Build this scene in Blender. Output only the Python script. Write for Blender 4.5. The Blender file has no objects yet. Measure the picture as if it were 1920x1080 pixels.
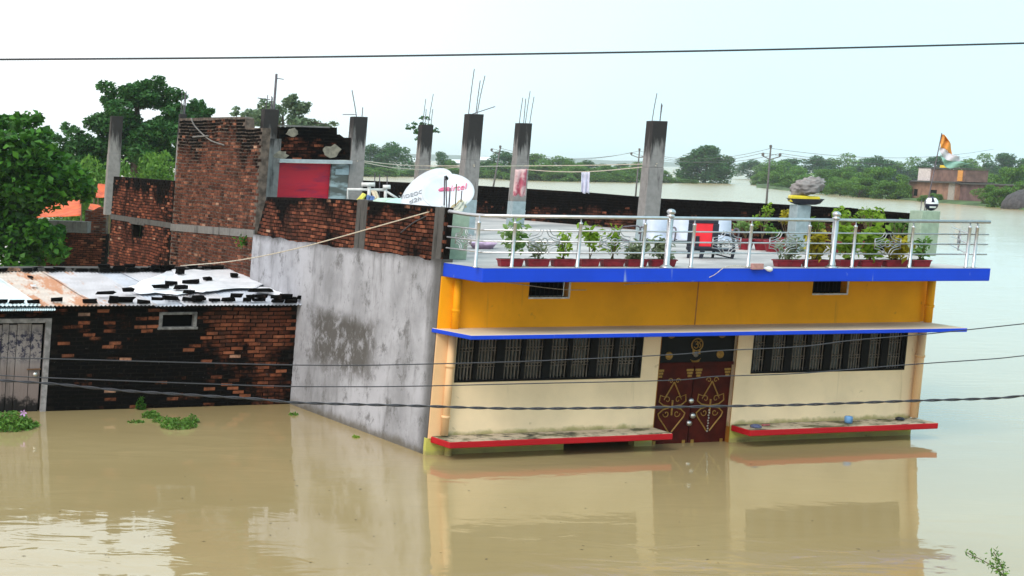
import bpy, math, random
import numpy as np
from mathutils import Vector, Matrix, noise as mnoise
random.seed(7); np.random.seed(7)
S = bpy.context.scene
COL = S.collection
R = math.radians

# ------------------------------------------------------------------ camera
CAM_H, FPX = 5.2, 3200.0
PITCH, ROLL = math.atan(238 / FPX), math.atan(0.025)
cam = bpy.data.objects.new('camera', bpy.data.cameras.new('camera'))
COL.objects.link(cam)
cam.data.sensor_width = 36.0
cam.data.lens = 36.0 * FPX / 1920.0
cam.data.clip_start, cam.data.clip_end = 0.5, 30000
CM = Matrix.Rotation(R(90) - PITCH, 3, 'X') @ Matrix.Rotation(ROLL, 3, 'Z')
cam.matrix_world = Matrix.Translation((0, 0, CAM_H)) @ CM.to_4x4()
S.camera = cam
CP = Vector((0, 0, CAM_H))

# ------------------------------------------------------------------ sky, sun, exposure
SUN_EL, SUN_AZ = 46, 208            # degrees; azimuth clockwise from +Y
w = bpy.data.worlds.new('World'); S.world = w; w.use_nodes = True
nt = w.node_tree; nt.nodes.clear()
sky = nt.nodes.new('ShaderNodeTexSky'); sky.sky_type = 'NISHITA'; sky.sun_disc = False
sky.sun_elevation = R(SUN_EL); sky.sun_rotation = R(SUN_AZ); sky.dust_density = 4
tc = nt.nodes.new('ShaderNodeTexCoord')
cn = nt.nodes.new('ShaderNodeTexNoise'); cn.inputs['Scale'].default_value = 1.6; cn.inputs['Detail'].default_value = 4
cn.inputs['Roughness'].default_value = .45
nt.links.new(tc.outputs['Generated'], cn.inputs['Vector'])
sx = nt.nodes.new('ShaderNodeSeparateXYZ'); nt.links.new(tc.outputs['Generated'], sx.inputs[0])
ma = nt.nodes.new('ShaderNodeMath'); ma.operation = 'MULTIPLY_ADD'          # cloud deck thins to the right
nt.links.new(sx.outputs['X'], ma.inputs[0]); ma.inputs[1].default_value = 1.15
nt.links.new(cn.outputs['Fac'], ma.inputs[2])
rp = nt.nodes.new('ShaderNodeValToRGB')
rp.color_ramp.elements[0].position = .12; rp.color_ramp.elements[0].color = (1.0, 1.0, 1.0, 1)
rp.color_ramp.elements[1].position = .72; rp.color_ramp.elements[1].color = (.60, .88, .96, 1)
nt.links.new(ma.outputs[0], rp.inputs[0])
sc_ = nt.nodes.new('ShaderNodeVectorMath'); sc_.operation = 'SCALE'; sc_.inputs['Scale'].default_value = 12.6
nt.links.new(rp.outputs[0], sc_.inputs[0])
mx = nt.nodes.new('ShaderNodeMix'); mx.data_type = 'RGBA'; mx.inputs['Factor'].default_value = .88
nt.links.new(sky.outputs[0], mx.inputs['A']); nt.links.new(sc_.outputs[0], mx.inputs['B'])
bg = nt.nodes.new('ShaderNodeBackground'); bg.inputs['Strength'].default_value = .1
nt.links.new(mx.outputs['Result'], bg.inputs['Color'])
wo = nt.nodes.new('ShaderNodeOutputWorld'); nt.links.new(bg.outputs[0], wo.inputs['Surface'])

sun = bpy.data.objects.new('sun', bpy.data.lights.new('sun', 'SUN')); COL.objects.link(sun)
sun.data.energy = 1.5; sun.data.angle = R(25); sun.data.color = (1, .96, .9)
_sd = Vector((math.sin(R(SUN_AZ)) * math.cos(R(SUN_EL)), math.cos(R(SUN_AZ)) * math.cos(R(SUN_EL)), math.sin(R(SUN_EL))))
sun.rotation_euler = (_sd).to_track_quat('Z', 'Y').to_euler()
S.view_settings.view_transform = 'Standard'; S.view_settings.look = 'None'
S.view_settings.exposure = 0.28; S.view_settings.gamma = 1.0; S.view_settings.use_curve_mapping = False
S.render.engine = 'CYCLES'
S.cycles.max_bounces = 6; S.cycles.diffuse_bounces = 3; S.cycles.glossy_bounces = 3
S.cycles.transmission_bounces = 4; S.cycles.transparent_max_bounces = 6; S.cycles.volume_bounces = 1

# ------------------------------------------------------------------ geometry helpers
K = 0.062                            # the old buildings lean a little: x gained per metre of height
UP = Vector((K, 0, 1))
def ray(x, y):
    return CM @ Vector(((x - 960) / FPX, -(y - 540) / FPX, -1))
def at_z(x, y, z=0.0):
    r = ray(x, y); return CP + r * ((z - CAM_H) / r.z)
def at_d(x, y, d):
    r = ray(x, y); return CP + r * (d / r.y)

class Frame:
    """A wall's own axes: u along the wall, z up its lean, n out of its face."""
    def __init__(s, o, u):
        s.o = Vector(o); s.u = Vector((u[0], u[1], 0)).normalized(); s.U = UP
        s.n = Vector((s.u.y, -s.u.x, 0))
        if s.n.dot(CP - s.o) < 0: s.n = -s.n
    def p(s, u, z, n=0.0): return s.o + s.u * u + s.U * z + s.n * n
    def px(s, x, y, n=0.0):
        r = ray(x, y)
        A = np.array([list(s.u), list(s.U), list(-r)]).T
        b = np.array(list(CP - s.o - s.n * n))
        q = np.linalg.solve(A, b); return float(q[0]), float(q[1])
    def U_(s, x, y, n=0.0): return s.px(x, y, n)[0]
    def Z_(s, x, y, n=0.0): return s.px(x, y, n)[1]

ORG = {}
class MB:
    def __init__(s): s.v = []; s.f = []; s.m = []; s.t = []
    def add(s, vs, fs, mi=0, tone=0.0):
        b = len(s.v); s.v += [tuple(v) for v in vs]
        s.f += [tuple(i + b for i in f) for f in fs]; s.m += [mi] * len(fs); s.t += [tone] * len(fs)
        return s
    def hexa(s, c, mi=0, tone=0.0):   # c: 4 bottom then 4 top, same turn
        return s.add(c, [(0, 3, 2, 1), (4, 5, 6, 7), (0, 1, 5, 4), (1, 2, 6, 5), (2, 3, 7, 6), (3, 0, 4, 7)], mi, tone)
    def fbox(s, fr, u0, u1, z0, z1, n0, n1, mi=0, tone=0.0):
        return s.hexa([fr.p(u0, z0, n1), fr.p(u1, z0, n1), fr.p(u1, z0, n0), fr.p(u0, z0, n0),
                       fr.p(u0, z1, n1), fr.p(u1, z1, n1), fr.p(u1, z1, n0), fr.p(u0, z1, n0)], mi, tone)
    def box(s, x0, x1, y0, y1, z0, z1, mi=0, tone=0.0):
        return s.hexa([(x0, y0, z0), (x1, y0, z0), (x1, y1, z0), (x0, y1, z0), (x0, y0, z1), (x1, y0, z1), (x1, y1, z1), (x0, y1, z1)], mi, tone)
    def tube(s, pts, r, n=6, mi=0, tone=0.0, cap=True):
        pts = [Vector(p) for p in pts]; N = len(pts)
        rs = r if isinstance(r, (list, tuple)) else [r] * N
        vs = []; fs = []; ref = None
        for i, p in enumerate(pts):
            t = (pts[min(i + 1, N - 1)] - pts[max(i - 1, 0)])
            t = t.normalized() if t.length > 1e-9 else Vector((0, 0, 1))
            if ref is None:
                ref = t.cross(Vector((0, 0, 1)))
                if ref.length < 1e-3: ref = t.cross(Vector((1, 0, 0)))
            a = (ref - t * ref.dot(t)); a = a.normalized() if a.length > 1e-6 else t.orthogonal().normalized()
            ref = a; b = t.cross(a)
            for k in range(n):
                q = 2 * math.pi * k / n
                vs.append(p + a * (math.cos(q) * rs[i]) + b * (math.sin(q) * rs[i]))
        for i in range(N - 1):
            for k in range(n):
                k2 = (k + 1) % n
                fs.append((i * n + k, i * n + k2, (i + 1) * n + k2, (i + 1) * n + k))
        if cap:
            fs.append(tuple(range(n))[::-1]); fs.append(tuple((N - 1) * n + k for k in range(n)))
        return s.add(vs, fs, mi, tone)
    def lathe(s, prof, o=(0, 0, 0), n=14, ax=None, mi=0, tone=0.0, cap=True):
        ax = Vector(ax or (0, 0, 1)).normalized(); a = ax.orthogonal().normalized(); b = ax.cross(a); o = Vector(o)
        vs = []; fs = []
        for r_, h in prof:
            for k in range(n):
                q = 2 * math.pi * k / n
                vs.append(o + ax * h + a * (r_ * math.cos(q)) + b * (r_ * math.sin(q)))
        for i in range(len(prof) - 1):
            for k in range(n):
                k2 = (k + 1) % n
                fs.append((i * n + k, i * n + k2, (i + 1) * n + k2, (i + 1) * n + k))
        if cap:
            fs.append(tuple(range(n))[::-1]); fs.append(tuple((len(prof) - 1) * n + k for k in range(n)))
        return s.add(vs, fs, mi, tone)
    def prism(s, fr, poly, n0, n1, mi=0, tone=0.0):
        N = len(poly)
        vs = [fr.p(u, z, n1) for u, z in poly] + [fr.p(u, z, n0) for u, z in poly]
        fs = [tuple(range(N)), tuple(range(2 * N - 1, N - 1, -1))] + [(i, i + N, (i + 1) % N + N, (i + 1) % N) for i in range(N)]
        return s.add(vs, fs, mi, tone)
    def mesh(s, name, mats, off=(0, 0, 0), smooth=False):
        me = bpy.data.meshes.new(name)
        o = Vector(off)
        me.from_pydata([tuple(Vector(v) - o) for v in s.v], [], s.f)
        for m in (mats if isinstance(mats, (list, tuple)) else [mats]): me.materials.append(m)
        if any(s.m): me.polygons.foreach_set('material_index', s.m)
        if any(s.t):
            at = me.attributes.new('tone', 'FLOAT', 'FACE'); at.data.foreach_set('value', s.t)
        if smooth: me.polygons.foreach_set('use_smooth', [True] * len(me.polygons))
        me.update(); return me
    def build(s, name, mats, parent=None, smooth=False, kind=None, label=None, origin=None, bevel=0.0):
        off = ORG.get(parent.name, Vector()) if parent else Vector(origin or (0, 0, 0))
        ob = bpy.data.objects.new(name, s.mesh(name, mats, off, smooth))
        COL.objects.link(ob)
        if parent: ob.parent = parent; ORG[ob.name] = off
        else: ob.location = off; ORG[ob.name] = off
        if kind: ob['kind'] = kind
        if label: ob['label'] = label
        if bevel:
            b = ob.modifiers.new('bevel', 'BEVEL'); b.width = bevel; b.segments = 2; b.limit_method = 'ANGLE'
        return ob

def tag(o, label, cat, group=None):
    o['label'] = label; o['category'] = cat
    if group: o['group'] = group
    return o
def thing(name, label, cat, loc, group=None):
    o = bpy.data.objects.new(name, None); COL.objects.link(o); o.location = loc; o.empty_display_size = .2
    ORG[o.name] = Vector(loc)
    return tag(o, label, cat, group)
def copy_tree(o, parent=None):
    c = o.copy(); COL.objects.link(c)
    if parent: c.parent = parent
    for ch in list(o.children): copy_tree(ch, c)
    return c
def struct(o): o['kind'] = 'structure'; return o
def bez(pts, n=10):
    """Catmull-Rom through pts."""
    P = [Vector(p) for p in pts]; P = [P[0] * 2 - P[1]] + P + [P[-1] * 2 - P[-2]]; out = []
    for i in range(1, len(P) - 2):
        for k in range(n):
            t = k / n
            out.append(.5 * ((2 * P[i]) + (P[i + 1] - P[i - 1]) * t + (2 * P[i - 1] - 5 * P[i] + 4 * P[i + 1] - P[i + 2]) * t * t + (3 * P[i] - P[i - 1] - 3 * P[i + 1] + P[i + 2]) * t ** 3))
    out.append(P[-2]); return out
def inside(u, z, poly):
    c = False; j = len(poly) - 1
    for i in range(len(poly)):
        a, b = poly[i], poly[j]
        if (a[1] > z) != (b[1] > z) and u < (b[0] - a[0]) * (z - a[1]) / (b[1] - a[1]) + a[0]: c = not c
        j = i
    return c

# ------------------------------------------------------------------ materials
class NT:
    def __init__(s, name):
        s.mat = bpy.data.materials.new(name); s.mat.use_nodes = True; s.t = s.mat.node_tree
        s.bsdf = s.t.nodes['Principled BSDF']; s.out = s.t.nodes['Material Output']
    def n(s, ty, **kw):
        nd = s.t.nodes.new(ty)
        for k, v in kw.items(): setattr(nd, k, v)
        return nd
    def set(s, sock, v):
        if hasattr(v, 'is_output'): s.t.links.new(v, sock)
        elif isinstance(v, tuple) and len(v) == 3 and sock.type == 'RGBA': sock.default_value = (*v, 1)
        else: sock.default_value = v
    def pos(s): return s.n('ShaderNodeNewGeometry').outputs['Position']
    def objco(s): return s.n('ShaderNodeTexCoord').outputs['Object']
    def scale(s, v, k):
        nd = s.n('ShaderNodeMapping'); s.set(nd.inputs[0], v); nd.inputs['Scale'].default_value = k; return nd.outputs[0]
    def noise(s, scale, detail=4, rough=.55, vec=None, dist=0):
        nd = s.n('ShaderNodeTexNoise'); nd.inputs['Scale'].default_value = scale; nd.inputs['Detail'].default_value = detail
        nd.inputs['Roughness'].default_value = rough; nd.inputs['Distortion'].default_value = dist
        s.set(nd.inputs['Vector'], vec if vec is not None else s.pos()); return nd.outputs['Fac']
    def step(s, v, a, b, lo=0.0, hi=1.0):
        nd = s.n('ShaderNodeMapRange', interpolation_type='SMOOTHSTEP'); s.set(nd.inputs[0], v)
        nd.inputs[1].default_value = a; nd.inputs[2].default_value = b; nd.inputs[3].default_value = lo; nd.inputs[4].default_value = hi
        return nd.outputs[0]
    def math(s, op, a, b=0.0):
        nd = s.n('ShaderNodeMath', operation=op); s.set(nd.inputs[0], a); s.set(nd.inputs[1], b); return nd.outputs[0]
    def dot(s, v, d):
        nd = s.n('ShaderNodeVectorMath', operation='DOT_PRODUCT'); s.set(nd.inputs[0], v); nd.inputs[1].default_value = d; return nd.outputs['Value']
    def mix(s, f, a, b):
        nd = s.n('ShaderNodeMix', data_type='RGBA'); s.set(nd.inputs['Factor'], f); s.set(nd.inputs['A'], a); s.set(nd.inputs['B'], b); return nd.outputs['Result']
    def ramp(s, f, stops):
        nd = s.n('ShaderNodeValToRGB'); e = nd.color_ramp.elements
        while len(e) < len(stops): e.new(.5)
        for el, (p, c) in zip(e, stops): el.position = p; el.color = (*c, 1)
        s.set(nd.inputs[0], f); return nd.outputs[0]
    def tone(s):
        a = s.n('ShaderNodeAttribute', attribute_type='GEOMETRY', attribute_name='tone').outputs['Fac']
        b = s.n('ShaderNodeAttribute', attribute_type='OBJECT', attribute_name='tone').outputs['Fac']
        return s.math('ADD', a, b)
    def bump(s, h, strength=.3, dist=.01):
        nd = s.n('ShaderNodeBump'); nd.inputs['Strength'].default_value = strength; nd.inputs['Distance'].default_value = dist
        s.set(nd.inputs['Height'], h); s.t.links.new(nd.outputs[0], s.bsdf.inputs['Normal'])
    def fin(s, col, rough=.8, metal=0.0, spec=.4):
        s.set(s.bsdf.inputs['Base Color'], col); s.set(s.bsdf.inputs['Roughness'], rough)
        s.set(s.bsdf.inputs['Metallic'], metal); s.bsdf.inputs['Specular IOR Level'].default_value = spec
        return s.mat

def simple(name, c, rough=.6, metal=0.0, var=.25, scale=6.0, spec=.4, bump=0.0):
    m = NT(name); f = m.noise(scale, 5)
    lo = tuple(x * (1 - var) for x in c); hi = tuple(min(1, x * (1 + var)) for x in c)
    col = m.mix(m.step(f, .3, .7), lo, hi)
    if bump: m.bump(m.noise(scale * 8, 4), bump, .01)
    return m.fin(col, rough, metal, spec)

def brick_mat(name, soot, sootscale=.9, clean=None, lo=(.09, .032, .022), mid=(.19, .068, .042), hi=(.36, .15, .09), zdark=None):
    m = NT(name); t = m.tone()
    c = m.ramp(t, [(0.0, (.035, .016, .012)), (.22, lo), (.62, mid), (.96, hi), (1.0, (.48, .28, .19))])
    c = m.mix(m.step(m.noise(14, 5), .42, .75, 0, .55), c, (.05, .028, .02))
    c = m.mix(m.step(m.noise(2.4, 8, .72), .44, .66, 0, .72), c, (.035, .02, .015))
    c = m.mix(m.step(m.noise(5.2, 6, .7), .60, .72, 0, .35), c, (.16, .13, .11))
    s = m.math('ADD', m.noise(sootscale, 5, .62), m.math('MULTIPLY', m.noise(7, 3), .22))
    s = m.math('ADD', s, m.math('MULTIPLY', m.step(t, .55, .98), -.34 if clean else -.12))
    if clean: s = m.math('ADD', s, m.math('ADD', m.step(m.dot(m.pos(), clean[0]), clean[1], clean[2], 0, clean[3]), m.step(m.dot(m.pos(), (0, 0, 1)), .4, 1.9, .10, -.06)))
    if zdark:                     # black algae that has grown in from a wall's wet top edge
        zz = m.n('ShaderNodeSeparateXYZ'); m.set(zz.inputs[0], m.pos())
        s = m.math('ADD', s, m.step(zz.outputs['Z'], zdark[0], zdark[1], 0, zdark[2]))
    c = m.mix(m.step(s, .62 - soot, .80 - soot), c, (.0035, .003, .003))
    if clean: c = m.mix(m.step(m.noise(6.5, 7, .8), .62, .70, 0, .55), c, (.15, .13, .12))
    m.bump(m.noise(60, 4), .5, .006)
    return m.fin(c, .95, 0, .06)

def concrete_mat(name, base=(.26, .25, .24), dark=(.03, .028, .026), top=None, amt=.5, green=0.0):
    m = NT(name); p = m.pos()
    st = m.noise(1.0, 6, .65, m.scale(p, (5.5, 5.5, .8)))
    c = m.mix(m.step(m.noise(9, 5), .3, .7, 0, .5), base, tuple(x * .6 for x in base))
    if top:
        zz = m.n('ShaderNodeSeparateXYZ'); m.set(zz.inputs[0], p)
        st = m.math('ADD', st, m.step(zz.outputs['Z'], top[0], top[1], 0, top[2]))
    c = m.mix(m.step(st, .78 - amt * .5, 1.0 - amt * .5, 0, .95), c, dark)
    m.bump(m.noise(30, 5), .4, .008)
    return m.fin(c, .9, 0, .25)

def leaf_mat(name, c0, c1, trans=.25):
    m = NT(name); t = m.tone()
    col = m.mix(t, c0, c1)
    m.fin(col, .55, 0, .3)
    tr = m.n('ShaderNodeBsdfTranslucent'); m.set(tr.inputs[0], col)
    mx = m.n('ShaderNodeMixShader'); mx.inputs[0].default_value = trans
    m.t.links.new(m.bsdf.outputs[0], mx.inputs[1]); m.t.links.new(tr.outputs[0], mx.inputs[2])
    m.t.links.new(mx.outputs[0], m.out.inputs['Surface'])
    return m.mat

M = {}
M['brick_tall'] = brick_mat('weathered_brick', .02, .55, zdark=(4.6, 6.2, .22))
M['brick_parapet'] = brick_mat('parapet_brick', .035, .8, lo=(.08, .027, .018), mid=(.17, .054, .031), hi=(.36, .125, .068), zdark=(4.0, 4.5, .22))
M['brick_shed'] = brick_mat('sooty_brick', .27, .62, lo=(.12, .035, .018), mid=(.30, .09, .04), hi=(.52, .19, .08))
M['brick_dark'] = brick_mat('black_brick', .16, .9, lo=(.05, .02, .014), mid=(.12, .04, .025), hi=(.26, .09, .05), zdark=(3.7, 4.3, .3))
M['brick_rear'] = brick_mat('rear_brick', .05, .7, lo=(.08, .026, .018), mid=(.19, .058, .034), hi=(.38, .13, .07), zdark=(3.6, 4.5, .2))
M['brick_hut'] = brick_mat('hut_brick', .16, .9, lo=(.07, .022, .015), mid=(.18, .05, .028), hi=(.42, .13, .06), zdark=(5.2, 5.9, .15))
M['brick_far'] = simple('far_brick', (.36, .17, .12), .9, var=.3, scale=1.2)
M['mortar'] = simple('mortar', (.10, .075, .06), .95, var=.5, scale=7, bump=.3)
M['mortar_dark'] = simple('dark_mortar', (.009, .007, .006), .95, var=.5, scale=7, bump=.3, spec=.05)
M['column'] = concrete_mat('column_concrete', (.27, .255, .245), (.022, .02, .02), (5.0, 6.2, .42), .42)
M['column_base'] = concrete_mat('column_paint', (.34, .42, .45), (.10, .11, .11), None, .3)
M['band'] = concrete_mat('band_concrete', (.20, .19, .18), (.03, .028, .026), None, .5)
M['band_dark'] = concrete_mat('stained_concrete', (.10, .095, .09), (.018, .017, .016), None, .55)
M['green_pillar'] = concrete_mat('green_plaster', (.34, .44, .34), (.08, .10, .08), None, .28)
M['steel'] = simple('stainless_steel', (.56, .56, .58), .33, 1.0, .08, 9)
M['steel_dull'] = simple('dull_steel', (.40, .40, .42), .4, 1.0, .1, 9)
M['rebar'] = simple('rebar', (.16, .14, .16), .6, .6, .3, 20)
M['black'] = simple('black_paint', (.012, .011, .011), .5, 0, .3, 12, spec=.2)
M['grille'] = simple('brown_grille', (.15, .12, .095), .6, 0, .3, 12, spec=.2)
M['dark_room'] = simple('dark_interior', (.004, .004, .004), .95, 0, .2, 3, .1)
M['blue'] = None
M['white_metal'] = simple('white_enamel', (.80, .82, .84), .35, 0, .05, 5)
M['gold'] = simple('gold_paint', (.33, .18, .035), .45, .3, .25, 40)
M['silver'] = simple('silver_metal', (.6, .58, .55), .3, .9, .1, 30)
M['dish_paint'] = simple('dish_paint', (.62, .65, .70), .45, 0, .08, 3)
M['dull_pewter'] = simple('dull_pewter', (.16, .14, .13), .5, .4, .3, 30)
M['red_print'] = simple('red_print', (.72, .13, .26), .5, 0, .08, 20)
M['grey_print'] = simple('grey_print', (.30, .31, .33), .5, 0, .15, 20)
M['pot'] = simple('red_plastic_pot', (.24, .012, .022), .45, 0, .25, 9)
M['soil'] = simple('soil', (.03, .02, .014), .95, 0, .4, 40)
M['pvc'] = simple('white_pvc', (.72, .70, .68), .4, 0, .08, 9)
M['cable'] = simple('black_cable', (.035, .036, .045), .5, 0, .2, 30)
M['cable_pale'] = simple('pale_rope', (.55, .48, .38), .8, 0, .3, 40)
M['wood'] = None
M['stem'] = simple('plant_stem', (.12, .09, .05), .8, 0, .3, 30)
M['bark'] = simple('tree_bark', (.07, .055, .042), .9, 0, .4, 5, bump=.5)

def paint(name, c, stains=(.35, .24, .10), amt=.25, vert=True, lowgreen=None, drip=.3):
    m = NT(name); p = m.pos()
    c0 = m.mix(m.step(m.noise(1.1, 4), .3, .7, 0, 1), tuple(x * .90 for x in c), tuple(min(1, x * 1.05) for x in c))
    c0 = m.mix(m.step(m.noise(3.7, 8, .75), .52, .75, 0, .22), c0, tuple(x * y for x, y in zip(c, (.72, .68, .6))))
    st = m.noise(1.0, 6, .6, m.scale(p, (3.2, 3.2, .45)))
    c0 = m.mix(m.step(st, .60, .82, 0, amt), c0, tuple(x * y for x, y in zip(c, (.62, .58, .5))))
    dr_ = m.noise(1.0, 3, .6, m.scale(p, (7, 7, .35)))
    c0 = m.mix(m.math('MULTIPLY', m.step(dr_, .64, .72), m.step(m.noise(.9, 4), .42, .62, 0, drip)), c0, stains)
    spots = m.step(m.noise(5.5, 3, .5), .70, .76, 0, .35)
    c0 = m.mix(spots, c0, stains)
    if lowgreen:
        zz = m.n('ShaderNodeSeparateXYZ'); m.set(zz.inputs[0], p)
        h = m.math('ADD', m.step(zz.outputs['Z'], lowgreen[0], lowgreen[1], 1, 0), m.math('MULTIPLY', m.math('SUBTRACT', m.noise(2.2, 6, .65), .55), 1.6))
        c0 = m.mix(m.step(h, .45, 1.0, 0, .9), c0, (.36, .31, .12))
        c0 = m.mix(m.step(h, 1.0, 1.35, 0, .95), c0, (.035, .035, .018))
    m.bump(m.noise(26, 5), .18, .006)
    return m.fin(c0, .72, 0, .3)
M['orange'] = paint('orange_paint', (.92, .37, .002), amt=.28, stains=(.40, .17, .02))
M['cream'] = paint('cream_paint', (.92, .70, .45), amt=.2, lowgreen=(.32, .56))
M['peach'] = paint('peach_paint', (.84, .53, .28), amt=.25)
M['plinth'] = paint('lime_paint', (.50, .49, .11), amt=.5, lowgreen=(.02, .2))
M['blue'] = paint('blue_paint', (.004, .055, .62), stains=(.25, .34, .62), amt=.35, drip=.75)
M['red_edge'] = paint('red_paint', (.42, .004, .010), stains=(.2, .02, .02), amt=.3)
M['slab_top'] = paint('cream_slab', (.74, .58, .40), stains=(.12, .09, .06), amt=.4)

# cement ledge tops with algae
m = NT('mossy_ledge'); f = m.noise(1.6, 6, .65)
c = m.mix(m.step(f, .46, .60), (.52, .42, .30), (.10, .095, .04)); c = m.mix(m.step(m.noise(3.3, 6, .7), .5, .66), c, (.03, .03, .02))
M['ledge'] = m.fin(c, .85)
# roof deck: pale dry cement with damp rings
m = NT('roof_cement'); f = m.noise(.55, 6, .6)
c = m.mix(m.step(f, .4, .62), (.50, .48, .47), (.33, .32, .32)); c = m.mix(m.step(m.noise(2.0, 6, .7), .58, .75, 0, .6), c, (.16, .15, .14))
m.bump(m.noise(18, 5), .2, .01); M['deck'] = m.fin(c, .85)

# ------------------------------------------------------------------ main frames of the place
A0 = at_z(799, 853); B0 = at_z(1703, 815); C0 = at_z(555, 761)
F = Frame(A0, B0 - A0)                # yellow front
SD = Frame(A0, C0 - A0)               # grey side wall, running back to the left
sdir = SD.u.copy(); fdir = F.u.copy()
ZD = 3.40                             # roof deck level
UB = (B0 - A0).length
NF = 1.45                             # how far the roof slab hangs over the front

# grey plaster of the side wall: dirt streaks, algae along the top and a darker patch where old plaster came off
m = NT('grey_plaster'); p = m.pos()
uu = m.math('SUBTRACT', m.dot(p, tuple(sdir)), A0.dot(sdir))
zz = m.dot(p, (0, 0, 1))
wob = m.math('MULTIPLY', m.math('SUBTRACT', m.noise(1.8, 9, .76), .5), 3.0)
c = m.mix(m.step(m.noise(.8, 6, .6), .35, .7), (.45, .45, .49), (.27, .27, .29))
streak = m.noise(1.0, 6, .68, m.scale(p, (3.2, 3.2, .8)))
c = m.mix(m.step(streak, .50, .72, 0, .6), c, (.12, .115, .115))
c = m.mix(m.step(m.noise(2.2, 9, .78), .52, .66, 0, .72), c, (.10, .098, .097))
pu = m.math('MULTIPLY', m.step(uu, 2.1, 3.0), m.step(m.math('ADD', uu, m.math('MULTIPLY', wob, .5)), 5.3, 6.1, 1, 0))
pz = m.math('MULTIPLY', m.step(m.math('ADD', zz, m.math('MULTIPLY', wob, .25)), .75, 1.25), m.step(m.math('ADD', zz, m.math('MULTIPLY', wob, .12)), 1.95, 2.25, 1, 0))
c = m.mix(m.math('MULTIPLY', m.math('MULTIPLY', m.math('MULTIPLY', pu, pz), .9), m.step(m.noise(3.5, 8, .75), .36, .52, .25, 1)), c, (.075, .068, .060))
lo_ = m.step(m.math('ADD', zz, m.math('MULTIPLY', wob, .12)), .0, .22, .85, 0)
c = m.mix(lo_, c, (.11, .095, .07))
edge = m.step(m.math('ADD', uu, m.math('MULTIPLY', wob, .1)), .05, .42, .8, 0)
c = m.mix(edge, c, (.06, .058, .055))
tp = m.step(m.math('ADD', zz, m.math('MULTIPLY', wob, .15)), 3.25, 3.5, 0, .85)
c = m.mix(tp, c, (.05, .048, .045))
m.bump(m.noise(14, 6, .65), .45, .012)
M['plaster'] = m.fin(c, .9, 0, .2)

# ------------------------------------------------------------------ water, banks, hills
m = NT('flood_water'); p = m.pos()
big = m.noise(.05, 3, .5)
c = m.mix(m.step(m.noise(.13, 4, .6), .3, .7), (.345, .255, .122), (.395, .30, .15))
w1 = m.noise(1.0, 3, .5, m.scale(p, (.8, 1.5, 1)), .6)
w2 = m.noise(1.0, 2, .5, m.scale(p, (1.5, 4.4, 1)), .4)
calm = m.math('MULTIPLY', m.step(m.noise(.13, 3, .5), .40, .62, .35, 1.1), m.step(m.dot(p, (0, 1, 0)), 19, 27, 1.6, .6))
h = m.math('MULTIPLY', m.math('ADD', w1, m.math('MULTIPLY', w2, .05)), calm)
nd = m.n('ShaderNodeBump'); nd.inputs['Strength'].default_value = .32; nd.inputs['Distance'].default_value = .052
m.set(nd.inputs['Height'], h); m.t.links.new(nd.outputs[0], m.bsdf.inputs['Normal'])
m.fin(c, m.step(m.dot(p, (0, 1, 0)), 45, 300, .035, .24), 0, .5); m.bsdf.inputs['IOR'].default_value = 1.33
M['water'] = m.mat
q = MB()
q.add([(-5800, -60, 0), (5800, -60, 0), (5800, 11800, 0), (-5800, 11800, 0)], [(0, 1, 2, 3)])
struct(q.build('flood_water', M['water']))
M['bank'] = simple('bank_grass', (.06, .105, .03), .95, 0, .45, .25)
M['hill'] = simple('hill_woods', (.035, .065, .04), .95, 0, .4, .01)
def bank(pxs, deep):
    front = [at_z(x, y) for x, y in pxs]; q = MB(); n = len(front); vs = []
    for v in front:
        d = Vector((v.x, v.y, 0)).normalized()
        vs += [v + Vector((0, 0, -.4)), v + d * 6 + Vector((0, 0, .35)), v + d * deep + Vector((0, 0, .5)), v + d * (deep + 20) + Vector((0, 0, -.4))]
    fs = [(i * 4 + k, i * 4 + 4 + k, i * 4 + 5 + k, i * 4 + 1 + k) for i in range(n - 1) for k in range(3)]
    q.add(vs, fs); return struct(q.build('river_bank', M['bank'], smooth=True))
bank([(560, 331), (700, 330), (800, 330), (900, 333), (1000, 339), (1100, 340), (1180, 342), (1215, 342)], 500)
bank([(1418, 352), (1500, 360), (1600, 368), (1700, 376), (1800, 384), (1880, 391), (2000, 402)], 400)
bank([(-200, 392), (0, 392), (200, 392), (330, 388)], 160)
q = MB(); vs = []; NX = 120
for i in range(NX + 1):
    x = -4600 + 9200 * i / NX; y = 5200 + 500 * math.sin(x * .0007)
    hh = 10 + 16 * max(0, mnoise.noise(Vector((x * .0016, 3.1, 0)))) + 9 * max(0, mnoise.noise(Vector((x * .006, 9, 0))))
    hh *= 1.0 + .9 * math.exp(-((x + 250) / 450.0) ** 2)
    vs += [(x, y - 120, -.5), (x, y, hh), (x, y + 250, -.5)]
q.add(vs, [(i * 3 + k, i * 3 + 3 + k, i * 3 + 4 + k, i * 3 + 1 + k) for i in range(NX) for k in range(2)])
struct(q.build('hills', M['hill'], smooth=True))

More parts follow.
